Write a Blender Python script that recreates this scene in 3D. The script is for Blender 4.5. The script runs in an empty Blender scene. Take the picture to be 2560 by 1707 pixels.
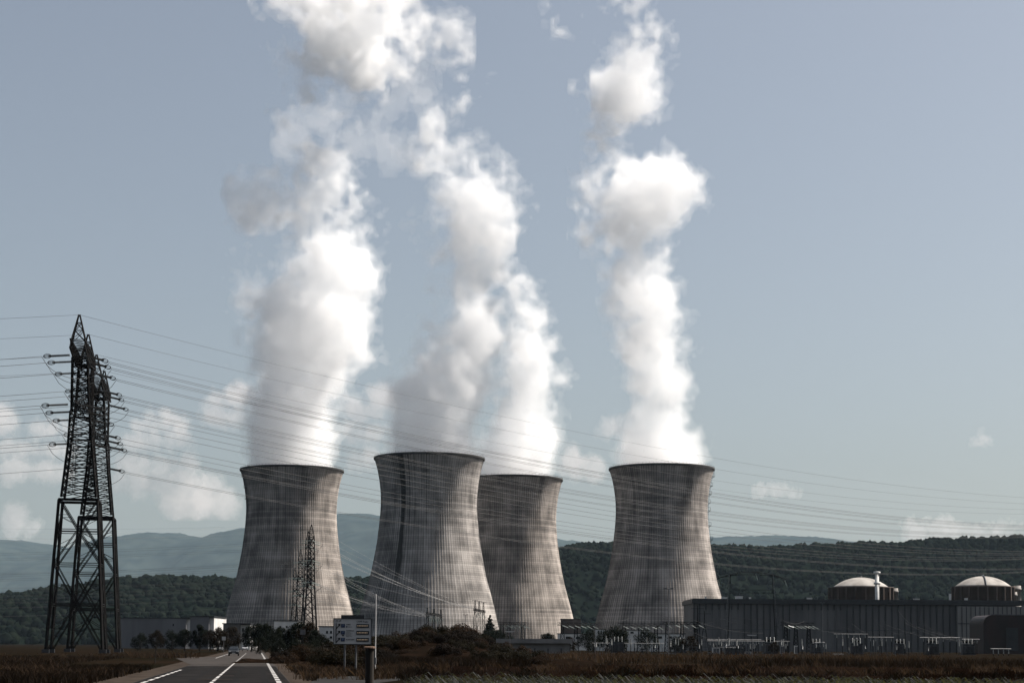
import bpy, math, random
import numpy as np
from mathutils import Vector, Matrix

S = bpy.context.scene
R = math.radians
# ------------------------------------------------------------------ camera
F_PX, CX, CY = 4000.0, 1280.0, 853.5          # focal length and centre in photo pixels (2560 wide)
EYE = Vector((0.0, 0.0, 1.8))
TILT, ROLL = R(3.6), R(0.35)
PY = 1614.0 - F_PX * math.tan(TILT)           # the lens is shifted up: optical axis at this image row
_f = Vector((0, math.cos(TILT), math.sin(TILT)))
_u0 = Vector((0, -math.sin(TILT), math.cos(TILT)))
_r = Vector((1, 0, 0)) * math.cos(ROLL) + _u0 * math.sin(ROLL)
_u = _u0 * math.cos(ROLL) - Vector((1, 0, 0)) * math.sin(ROLL)
cam = bpy.data.cameras.new('camera')
cam.sensor_width = 36.0
cam.lens = F_PX / 2560 * 36.0
cam.shift_y = (PY - CY) / 2560
cam.clip_start, cam.clip_end = 0.5, 60000
co = bpy.data.objects.new('camera', cam)
S.collection.objects.link(co)
co.matrix_world = Matrix(((_r.x, _u.x, -_f.x, EYE.x), (_r.y, _u.y, -_f.y, EYE.y), (_r.z, _u.z, -_f.z, EYE.z), (0, 0, 0, 1)))
S.camera = co

# ------------------------------------------------------------------ light
SUN_AZ = R(180 - 106)                         # clockwise from +Y (straight ahead): from the right and a little beyond the towers
SUN_EL = R(52)
SKY_STRENGTH, SUN_STRENGTH, EXPOSURE = 0.05, 5.0, 0.95
W = bpy.data.worlds.new('World'); S.world = W; W.use_nodes = True
nt = W.node_tree
sky = nt.nodes.new('ShaderNodeTexSky'); sky.sky_type = 'NISHITA'; sky.sun_disc = False
sky.sun_elevation = SUN_EL; sky.sun_rotation = SUN_AZ
sky.air_density, sky.dust_density, sky.ozone_density = 1.15, 3.0, 0.7
bg = nt.nodes['Background']; bg.inputs['Strength'].default_value = SKY_STRENGTH
pale = nt.nodes.new('ShaderNodeHueSaturation'); pale.inputs['Saturation'].default_value = .66; pale.inputs['Value'].default_value = 1.06   # hazy, washed-out summer sky
nt.links.new(sky.outputs[0], pale.inputs['Color']); nt.links.new(pale.outputs[0], bg.inputs['Color'])
sl = bpy.data.lights.new('sun', 'SUN'); sl.energy = SUN_STRENGTH; sl.angle = R(0.5); sl.color = (1.0, 0.94, 0.87)
so = bpy.data.objects.new('sun', sl); S.collection.objects.link(so)
SUN_DIR = Vector((math.sin(SUN_AZ) * math.cos(SUN_EL), math.cos(SUN_AZ) * math.cos(SUN_EL), math.sin(SUN_EL)))
so.rotation_euler = SUN_DIR.to_track_quat('Z', 'Y').to_euler()
S.view_settings.view_transform = 'Standard'; S.view_settings.look = 'None'
S.view_settings.exposure = EXPOSURE; S.view_settings.gamma = 1.0; S.view_settings.use_curve_mapping = False
cy = S.cycles
cy.max_bounces = 24; cy.diffuse_bounces = 3; cy.glossy_bounces = 2; cy.transmission_bounces = 2
cy.volume_bounces = 20; cy.transparent_max_bounces = 16; cy.use_denoising = True
cy.sample_clamp_indirect = 6.0

# ------------------------------------------------------------------ helpers
K = 2560 / 2352                               # overview coordinates -> photo pixels
def ray(px, py): return (_f + _r * ((px - CX) / F_PX) - _u * ((py - PY) / F_PX))
def P(px, py, Y): d = ray(px, py); return EYE + d * (Y / d.y)
def PZ(px, py, z): d = ray(px, py); return EYE + d * ((z - EYE.z) / d.z)
def G(px, py): return PZ(px, py, 0.0)
def GX(px, Y):                                # ground point below the column px at distance Y
    x = P(px, 1618, Y).x
    for _ in range(4): 
        d = Vector((x, Y, 0)) - EYE
        q = d.dot(_r) / d.dot(_f) * F_PX + CX
        x += (px - q) / F_PX * Y
    return Vector((x, Y, 0))
def ZAT(px, py, Y): return P(px, py, Y).z

def tag(o, label=None, cat=None, group=None, kind=None):
    if label: o['label'] = label
    if cat: o['category'] = cat
    if group: o['group'] = group
    if kind: o['kind'] = kind
    return o
def empty(name, loc=(0, 0, 0), rz=0.0, label=None, cat=None, group=None):
    o = bpy.data.objects.new(name, None); S.collection.objects.link(o)
    o.location = loc; o.rotation_euler = (0, 0, rz); o.empty_display_size = 0.5
    return tag(o, label, cat, group)
def kids(o): return [c for c in S.collection.objects if c.parent == o]
def copy_tree(root, kids_map):
    def rec(o, par):
        c = o.copy(); S.collection.objects.link(c); c.parent = par
        for ch in kids_map.get(o.name, ()): rec(ch, c)
        return c
    return rec(root, None)
def kid_map(root):
    m = {}
    def rec(o):
        m[o.name] = kids(o)
        for c in m[o.name]: rec(c)
    rec(root); return m

class MB:
    """collects prisms, bars, tubes and faces; build() links them as one mesh object"""
    def __init__(s): s.v = []; s.f = []; s.n = 0
    def add(s, vs, fs):
        s.v.extend([tuple(p) for p in vs]); s.f.extend([tuple(i + s.n for i in f) for f in fs]); s.n += len(vs)
        return s
    def box(s, c, d, rz=0.0):
        x, y, z = d[0] / 2, d[1] / 2, d[2] / 2; ca, sa = math.cos(rz), math.sin(rz)
        vs = [(c[0] + a * ca - b * sa, c[1] + a * sa + b * ca, c[2] + e) for e in (-z, z) for a, b in ((-x, -y), (x, -y), (x, y), (-x, y))]
        return s.add(vs, [(3, 2, 1, 0), (4, 5, 6, 7), (0, 1, 5, 4), (1, 2, 6, 5), (2, 3, 7, 6), (3, 0, 4, 7)])
    def bar(s, p, q, w, w2=None, n=4):
        p, q = Vector(p), Vector(q); d = q - p
        if d.length < 1e-6: return s
        d.normalize(); a = d.cross(Vector((0, 0, 1)))
        if a.length < 0.05: a = d.cross(Vector((0, 1, 0)))
        a.normalize(); b = d.cross(a); w2 = w if w2 is None else w2; vs = []
        for c, r in ((p, w), (q, w2)):
            for i in range(n):
                t = 2 * math.pi * (i + .5) / n
                vs.append(c + a * (math.cos(t) * r) + b * (math.sin(t) * r))
        fs = [(i, (i + 1) % n, n + (i + 1) % n, n + i) for i in range(n)] + [tuple(range(n - 1, -1, -1)), tuple(range(n, 2 * n))]
        return s.add(vs, fs)
    def tube(s, pts, r, n=4, rs=None):
        pts = [Vector(p) for p in pts]; vs = []
        for k, p in enumerate(pts):
            d = (pts[min(k + 1, len(pts) - 1)] - pts[max(k - 1, 0)]).normalized()
            a = d.cross(Vector((0, 0, 1)))
            if a.length < 0.05: a = d.cross(Vector((0, 1, 0)))
            a.normalize(); b = d.cross(a); rr = rs[k] if rs else r
            for i in range(n):
                t = 2 * math.pi * i / n; vs.append(p + a * (math.cos(t) * rr) + b * (math.sin(t) * rr))
        fs = [(k * n + i, k * n + (i + 1) % n, (k + 1) * n + (i + 1) % n, (k + 1) * n + i) for k in range(len(pts) - 1) for i in range(n)]
        fs += [tuple(range(n - 1, -1, -1)), tuple(range((len(pts) - 1) * n, len(pts) * n))]
        return s.add(vs, fs)
    def lathe(s, prof, n=32, c=(0, 0, 0), cap=True):
        vs = [(c[0] + r * math.cos(2 * math.pi * i / n), c[1] + r * math.sin(2 * math.pi * i / n), c[2] + z) for r, z in prof for i in range(n)]
        fs = [(k * n + i, k * n + (i + 1) % n, (k + 1) * n + (i + 1) % n, (k + 1) * n + i) for k in range(len(prof) - 1) for i in range(n)]
        if cap: fs += [tuple(range(n - 1, -1, -1)), tuple(range((len(prof) - 1) * n, len(prof) * n))]
        return s.add(vs, fs)
    def build(s, name, mat, parent=None, smooth=False, loc=None):
        return mesh(name, s.v, s.f, mat, parent, smooth, loc)
def mesh(name, v, f, mat, parent=None, smooth=False, loc=None):
    me = bpy.data.meshes.new(name)
    if isinstance(v, np.ndarray):
        fa = np.asarray(f); k = fa.shape[1]
        me.vertices.add(len(v)); me.vertices.foreach_set('co', v.astype(np.float32).ravel())
        me.loops.add(fa.size); me.loops.foreach_set('vertex_index', fa.astype(np.int32).ravel())
        me.polygons.add(len(fa)); me.polygons.foreach_set('loop_start', np.arange(0, fa.size, k, dtype=np.int32))
        me.update(calc_edges=True); me.validate()
    else:
        me.from_pydata([tuple(p) for p in v], [], f); me.update()
    if smooth: me.shade_smooth()
    if mat: me.materials.append(mat)
    o = bpy.data.objects.new(name, me); S.collection.objects.link(o)
    if loc is not None: o.location = loc
    if parent: o.parent = parent
    return o

# ------------------------------------------------------------------ noise (periodic fractal field, sampled trilinearly)
def make_noise(n, beta, seed):
    rng = np.random.default_rng(seed); k = np.fft.fftfreq(n) * n
    kk = np.sqrt(k[:, None, None] ** 2 + k[None, :, None] ** 2 + k[None, None, :] ** 2); kk[0, 0, 0] = 1
    a = np.fft.fftn(rng.standard_normal((n, n, n))) * kk ** (-beta / 2); a[0, 0, 0] = 0
    a = np.real(np.fft.ifftn(a)); return (a / a.std()).astype(np.float32)
NV = [make_noise(64, 3.4, s) for s in (1, 2, 3, 4)]
NF = make_noise(64, 2.6, 9)
def sample(N, p):
    n = N.shape[0]; i = np.floor(p).astype(np.int32); t = (p - i).astype(np.float32); t = t * t * (3 - 2 * t)
    i0 = i % n; i1 = (i + 1) % n
    x0, y0, z0 = i0[..., 0], i0[..., 1], i0[..., 2]; x1, y1, z1 = i1[..., 0], i1[..., 1], i1[..., 2]
    tx, ty, tz = t[..., 0], t[..., 1], t[..., 2]
    a = N[x0, y0, z0] * (1 - tx) + N[x1, y0, z0] * tx; b = N[x0, y1, z0] * (1 - tx) + N[x1, y1, z0] * tx
    c = N[x0, y0, z1] * (1 - tx) + N[x1, y0, z1] * tx; d = N[x0, y1, z1] * (1 - tx) + N[x1, y1, z1] * tx
    return (a * (1 - ty) + b * ty) * (1 - tz) + (c * (1 - ty) + d * ty) * tz
def sample2(N, x, y): return sample(N, np.stack([x, y, np.zeros_like(x) + 7.3], -1))

# ------------------------------------------------------------------ materials
def mat_new(name):
    m = bpy.data.materials.new(name); m.use_nodes = True
    return m, m.node_tree, m.node_tree.nodes['Principled BSDF']
def mat(name, col, rough=0.7, col2=None, scale=1.0, metal=0.0, bump=0.0, spec=0.4, detail=6.0, lo=0.35, hi=0.65, stretch=None, emit=None):
    m, t, b = mat_new(name)
    b.inputs['Roughness'].default_value = rough; b.inputs['Metallic'].default_value = metal
    b.inputs['Specular IOR Level'].default_value = spec
    b.inputs['Base Color'].default_value = (*col, 1)
    if col2 or bump:
        tc = t.nodes.new('ShaderNodeTexCoord'); nz = t.nodes.new('ShaderNodeTexNoise')
        nz.inputs['Scale'].default_value = scale; nz.inputs['Detail'].default_value = detail
        src = tc.outputs['Object']
        if stretch:
            mp = t.nodes.new('ShaderNodeMapping'); mp.inputs['Scale'].default_value = stretch
            t.links.new(src, mp.inputs['Vector']); src = mp.outputs[0]
        t.links.new(src, nz.inputs['Vector'])
        if col2:
            cr = t.nodes.new('ShaderNodeValToRGB'); cr.color_ramp.elements[0].position = lo; cr.color_ramp.elements[1].position = hi
            cr.color_ramp.elements[0].color = (*col, 1); cr.color_ramp.elements[1].color = (*col2, 1)
            t.links.new(nz.outputs['Fac'], cr.inputs['Fac']); t.links.new(cr.outputs['Color'], b.inputs['Base Color'])
        if bump:
            bp = t.nodes.new('ShaderNodeBump'); bp.inputs['Strength'].default_value = bump
            t.links.new(nz.outputs['Fac'], bp.inputs['Height']); t.links.new(bp.outputs[0], b.inputs['Normal'])
    if emit:
        b.inputs['Emission Color'].default_value = (*emit[0], 1); b.inputs['Emission Strength'].default_value = emit[1]
    return m
def vol_mat(name, density, col=(1, 1, 1), g=0.0):
    m, t, b = mat_new(name); t.nodes.remove(b)
    v = t.nodes.new('ShaderNodeVolumePrincipled'); v.inputs['Color'].default_value = (*col, 1)
    v.inputs['Density'].default_value = density; v.inputs['Anisotropy'].default_value = g
    t.links.new(v.outputs[0], t.nodes['Material Output'].inputs['Volume'])
    return m
def leaf_mat(name, c1, c2, trans=0.25, rough=0.8, scale=0.6):
    m = mat(name, c1, rough, c2, scale=scale, spec=0.04)
    t = m.node_tree; b = t.nodes['Principled BSDF']; tr = t.nodes.new('ShaderNodeBsdfTranslucent'); mx = t.nodes.new('ShaderNodeMixShader')
    tr.inputs['Color'].default_value = (c2[0] * 1.2, c2[1] * 1.2, c2[2], 1); mx.inputs[0].default_value = trans
    t.links.new(b.outputs[0], mx.inputs[1]); t.links.new(tr.outputs[0], mx.inputs[2]); t.links.new(mx.outputs[0], t.nodes['Material Output'].inputs['Surface'])
    return m
M = dict(
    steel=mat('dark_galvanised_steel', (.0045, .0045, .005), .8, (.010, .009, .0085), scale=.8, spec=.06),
    wire=mat('weathered_aluminium_wire', (.055, .055, .057), .7, (.09, .087, .084), scale=.2, spec=.2),
    porcelain=mat('dark_insulator_porcelain', (.03, .028, .026), .3, (.05, .045, .04), scale=3),
    porc_grey=mat('grey_porcelain', (.08, .09, .085), .35, (.17, .18, .17), scale=2),
    glass_ins=mat('pale_glass_insulator', (.18, .22, .20), .2, (.30, .35, .32), scale=2, spec=.8),
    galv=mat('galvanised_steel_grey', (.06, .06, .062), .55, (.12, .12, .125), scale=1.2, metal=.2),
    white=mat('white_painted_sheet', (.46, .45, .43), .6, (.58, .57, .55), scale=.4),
    offwhite=mat('offwhite_render', (.5, .48, .46), .8, (.62, .6, .57), scale=.3, bump=.1),
    asphalt=mat('worn_asphalt', (.026, .023, .021), .95, (.042, .037, .034), scale=.35, bump=.15, spec=.03),
    fresh=mat('fresh_dark_asphalt', (.0052, .0048, .0047), .95, (.014, .0128, .0122), scale=.45, bump=.15, spec=.02),
    gravel=mat('pale_dusty_gravel', (.016, .012, .009), .95, (.045, .035, .028), scale=.8, bump=.3, spec=.02),
    paint=mat('road_marking_paint', (.24, .23, .22), .9, (.36, .35, .34), scale=1.6, spec=.05),
    tar=mat('bitumen_repair', (.007, .007, .007), .9, (.012, .012, .012), scale=2, spec=.03),
    dark=mat('dark_metal_trim', (.012, .013, .015), .5, (.02, .021, .024), scale=.5),
    timber=mat('dark_weathered_timber', (.008, .006, .004), .95, (.018, .013, .009), scale=6, bump=.4, stretch=(1, 1, .12)),
    glass=mat('dark_window_glass', (.012, .014, .016), .1, spec=.4),
    rubber=mat('black_rubber', (.012, .012, .012), .8, (.018, .018, .018), scale=4),
    bark=mat('dark_bark', (.02, .015, .011), .9, (.045, .035, .026), scale=3, bump=.5),
)
# ------------------------------------------------------------------ ground and hills
gm = mat('field_soil_and_stubble', (.0045, .0045, .0028), .97, (.012, .0078, .0054), scale=.035, bump=.2, spec=.0)
g = mesh('ground', [(-20000, -400, 0), (20000, -400, 0), (20000, 30000, 0), (-20000, 30000, 0)], [(0, 1, 2, 3)], gm)
tag(g, kind='structure')

def hill(name, prof, Ycrest, Yfoot, m, x0, x1, nx, ny, rough, seed, back=2500):
    """prof: crest outline in overview coordinates; the slope falls from the crest towards the viewer"""
    px = np.array([p[0] for p in prof]) * K; py = np.array([p[1] for p in prof]) * K
    X = np.array([P(a, b, Ycrest).x for a, b in zip(px, py)]); Z = np.array([P(a, b, Ycrest).z for a, b in zip(px, py)])
    xs = np.linspace(x0, x1, nx); crest = np.interp(xs, X, Z); gk = np.exp(-np.linspace(-2, 2, 15) ** 2); gk /= gk.sum(); crest = np.convolve(np.pad(crest, 7, mode='edge'), gk, 'valid')
    ts = np.concatenate([np.linspace(0, 1, ny), 1 + np.linspace(.06, 1, 8)])
    xx, tt = np.meshgrid(xs, ts); cc = np.broadcast_to(crest, xx.shape)
    yy = np.where(tt <= 1, Yfoot + (Ycrest - Yfoot) * tt, Ycrest + back * (tt - 1))
    prof_t = np.where(tt <= 1, np.sin(np.clip(tt, 0, 1) * math.pi / 2) ** 1.25, np.cos((tt - 1) * math.pi / 2) ** 1.0)
    ls = max(170., Ycrest / 60.); n1 = sample2(NV[seed % 4], xx / ls, yy / ls); n2 = sample2(NF, xx / 22., yy / 22.)
    spur = np.clip(tt, 0, 1) * (1 - np.clip(tt, 0, 1)) * 4
    zz = cc * prof_t * (1 + .20 * n1 * spur * (1 - np.clip(tt, 0, 1))) + rough * n2 * np.minimum(1, cc / 60) * np.clip(prof_t * 3, 0, 1) - .6
    v = np.stack([xx, yy, zz], -1).reshape(-1, 3); r, c = xx.shape
    idx = np.arange(r * c).reshape(r, c)
    f = np.stack([idx[:-1, :-1], idx[:-1, 1:], idx[1:, 1:], idx[1:, :-1]], -1).reshape(-1, 4)
    o = mesh(name, v, f, m, smooth=True); tag(o, kind='structure')
    return xs, crest, v.reshape(r, c, 3)

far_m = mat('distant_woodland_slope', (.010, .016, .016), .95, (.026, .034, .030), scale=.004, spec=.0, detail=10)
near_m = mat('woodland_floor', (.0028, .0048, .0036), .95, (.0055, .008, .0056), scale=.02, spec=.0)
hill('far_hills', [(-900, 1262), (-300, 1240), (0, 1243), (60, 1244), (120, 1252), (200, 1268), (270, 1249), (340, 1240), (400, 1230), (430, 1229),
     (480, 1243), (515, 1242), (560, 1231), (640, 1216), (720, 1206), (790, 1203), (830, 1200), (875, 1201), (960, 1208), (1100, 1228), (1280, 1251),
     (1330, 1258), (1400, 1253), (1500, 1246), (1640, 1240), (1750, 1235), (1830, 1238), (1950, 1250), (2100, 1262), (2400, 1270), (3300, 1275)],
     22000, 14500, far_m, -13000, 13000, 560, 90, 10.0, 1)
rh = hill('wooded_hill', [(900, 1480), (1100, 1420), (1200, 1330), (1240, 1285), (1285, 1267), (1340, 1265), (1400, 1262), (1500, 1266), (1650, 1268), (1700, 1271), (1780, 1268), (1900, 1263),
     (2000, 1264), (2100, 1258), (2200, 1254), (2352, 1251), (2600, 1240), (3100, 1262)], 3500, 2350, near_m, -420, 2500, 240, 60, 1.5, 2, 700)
lh = hill('low_wooded_hill', [(-700, 1400), (-200, 1392), (0, 1388), (150, 1372), (270, 1354), (310, 1344), (350, 1338), (400, 1336), (470, 1337), (540, 1345), (620, 1352), (700, 1350), (800, 1342), (845, 1340),
     (900, 1346), (1000, 1352), (1100, 1400), (1200, 1470)], 2900, 2000, near_m, -2100, 0, 200, 50, 1.5, 3, 600)

# forest canopy: crowns packed on the slopes that face the viewer (one mass nobody could count)
def forest(name, grid, n, seed, label, size=(3.0, 8.0)):
    rng = np.random.default_rng(seed); r, c = grid.shape[:2]
    base_v, base_f = [], []
    t = (1 + 5 ** .5) / 2
    iv = np.array([(-1, t, 0), (1, t, 0), (-1, -t, 0), (1, -t, 0), (0, -1, t), (0, 1, t), (0, -1, -t), (0, 1, -t), (t, 0, -1), (t, 0, 1), (-t, 0, -1), (-t, 0, 1)], float)
    iv /= np.linalg.norm(iv[0]); fl = [(0, 11, 5), (0, 5, 1), (0, 1, 7), (0, 7, 10), (0, 10, 11), (1, 5, 9), (5, 11, 4), (11, 10, 2), (10, 7, 6), (7, 1, 8), (3, 9, 4), (3, 4, 2), (3, 2, 6), (3, 6, 8), (3, 8, 9), (4, 9, 5), (2, 4, 11), (6, 2, 10), (8, 6, 7), (9, 8, 1)]
    vs = [tuple(p) for p in iv]; cache = {}
    def mid(a, b):
        k = (min(a, b), max(a, b))
        if k not in cache:
            q = (np.array(vs[a]) + np.array(vs[b])) / 2; q /= np.linalg.norm(q); vs.append(tuple(q)); cache[k] = len(vs) - 1
        return cache[k]
    f2 = []
    for a, b, d in fl:
        ab, bd, da = mid(a, b), mid(b, d), mid(d, a); f2 += [(a, ab, da), (b, bd, ab), (d, da, bd), (ab, bd, da)]
    iv = np.array(vs); f2 = np.array(f2)
    u = rng.uniform(0, r - 9.01, n) if r > 20 else rng.uniform(0, r - 1.01, n); w = rng.uniform(0, c - 1.01, n)
    u = np.where(rng.random(n) < .25, (r - 9) - rng.random(n) ** 2 * 12, u).clip(0, r - 8.01)
    i, j = u.astype(int), w.astype(int); fu, fw = (u - i)[:, None], (w - j)[:, None]
    p = grid[i, j] * (1 - fu) * (1 - fw) + grid[i + 1, j] * fu * (1 - fw) + grid[i, j + 1] * (1 - fu) * fw + grid[i + 1, j + 1] * fu * fw
    rad = size[0] + (size[1] - size[0]) * rng.random(n) ** 1.6; hz = rad * rng.uniform(.75, 1.25, n)
    sc = np.stack([rad, rad, hz], -1)
    jit = 1 + .17 * rng.standard_normal((n, len(iv), 1))
    v = p[:, None, :] + iv[None] * sc[:, None, :] * jit; v[..., 2] += hz[:, None] * .75
    f = (f2[None] + (np.arange(n) * len(iv))[:, None, None]).reshape(-1, 3)
    o = mesh(name, v.reshape(-1, 3), f, can_m)
    tag(o, label, 'forest', kind='stuff')
can_m = mat('woodland_canopy', (.002, .0042, .0036), .95, (.009, .0115, .0078), scale=.05, spec=.0, lo=.3, hi=.7)
forest('forest_canopy', rh[2], 19000, 5, 'dark broadleaf forest covering the hillside behind the towers and domes')
forest('forest_canopy', lh[2], 8000, 6, 'dark low wooded ridge behind the pylons and left tower', (4.5, 8))

# ------------------------------------------------------------------ cooling towers
TH = 127.0
PROF = [(50.2, 0), (48.4, 8), (46.0, 20), (42.5, 34), (40.2, 42), (38.6, 48), (36.2, 60), (34.5, 70), (33.3, 80), (32.5, 88), (32.1, 96), (32.2, 102), (32.6, 107), (33.4, 113), (34.4, 118.5), (35.6, 123), (36.6, 126.0)]
def tower_mat(name, seed, tint, streaks):
    m, t, b = mat_new(name); N = t.nodes.new; L = t.links.new
    b.inputs['Roughness'].default_value = .9; b.inputs['Specular IOR Level'].default_value = .15
    tc = N('ShaderNodeTexCoord'); sx = N('ShaderNodeSeparateXYZ'); L(tc.outputs['Object'], sx.inputs[0])
    def mth(op, a, b_=None, c=None):
        n = N('ShaderNodeMath'); n.operation = op
        for k, v in enumerate((a, b_, c)):
            if v is None: continue
            if isinstance(v, (int, float)): n.inputs[k].default_value = v
            else: L(v, n.inputs[k])
        return n.outputs[0]
    ang = mth('ARCTAN2', sx.outputs['Y'], sx.outputs['X']); z = sx.outputs['Z']
    lift = mth('DIVIDE', z, 1.45); fr = mth('FRACT', lift); joint = mth('LESS_THAN', fr, .16)
    ribs = mth('FRACT', mth('MULTIPLY', ang, 128 / (2 * math.pi))); rj = mth('LESS_THAN', ribs, .22)
    line = mth('MAXIMUM', mth('MULTIPLY', joint, .55), rj)
    # each pour of concrete has its own tone
    wn = N('ShaderNodeTexWhiteNoise'); wn.noise_dimensions = '1D'; L(mth('FLOOR', lift), wn.inputs['W'])
    cmb = N('ShaderNodeCombineXYZ'); L(mth('MULTIPLY', ang, 30.0), cmb.inputs[0]); L(mth('MULTIPLY', z, .05), cmb.inputs[1]); cmb.inputs[2].default_value = seed
    st = N('ShaderNodeTexNoise'); st.inputs['Scale'].default_value = .55; st.inputs['Detail'].default_value = 5; L(cmb.outputs[0], st.inputs['Vector'])
    c2 = N('ShaderNodeCombineXYZ'); L(mth('MULTIPLY', ang, 3.0), c2.inputs[0]); L(mth('MULTIPLY', z, .07), c2.inputs[1]); c2.inputs[2].default_value = seed + 9
    bl = N('ShaderNodeTexNoise'); bl.inputs['Scale'].default_value = 1.0; bl.inputs['Detail'].default_value = 6; L(c2.outputs[0], bl.inputs['Vector'])
    v = mth('ADD', mth('MULTIPLY', st.outputs['Fac'], .34), mth('MULTIPLY', bl.outputs['Fac'], .66))
    v = mth('ADD', v, mth('MULTIPLY', wn.outputs['Value'], .12))
    v = mth('SUBTRACT', v, mth('MULTIPLY', line, .20))
    # a few long dark run-off stains with their own place on the shell
    for a0, w, z0, z1, k in streaks:
        d = mth('ABSOLUTE', mth('SUBTRACT', ang, a0))
        d = mth('ADD', d, mth('MULTIPLY', mth('SUBTRACT', bl.outputs['Fac'], .5), w * 1.2))
        s = N('ShaderNodeMapRange'); s.interpolation_type = 'SMOOTHSTEP'; s.inputs['From Min'].default_value = w * .45; s.inputs['From Max'].default_value = w; s.inputs['To Min'].default_value = k; s.inputs['To Max'].default_value = 0; L(d, s.inputs[0])
        e = N('ShaderNodeMapRange'); e.interpolation_type = 'SMOOTHSTEP'; e.inputs['From Min'].default_value = z0; e.inputs['From Max'].default_value = z1; L(z, e.inputs[0])
        v = mth('SUBTRACT', v, mth('MULTIPLY', s.outputs[0], e.outputs[0]))
    cr = N('ShaderNodeValToRGB'); L(v, cr.inputs[0])
    cr.color_ramp.elements[0].position = .12; cr.color_ramp.elements[0].color = (.03 * tint[0], .03 * tint[1], .03 * tint[2], 1)
    cr.color_ramp.elements[1].position = .69; cr.color_ramp.elements[1].color = (.40 * tint[0], .40 * tint[1], .40 * tint[2], 1)
    e = cr.color_ramp.elements.new(.42); e.color = (.125 * tint[0], .125 * tint[1], .125 * tint[2], 1)
    L(cr.outputs[0], b.inputs['Base Color'])
    return m
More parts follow.
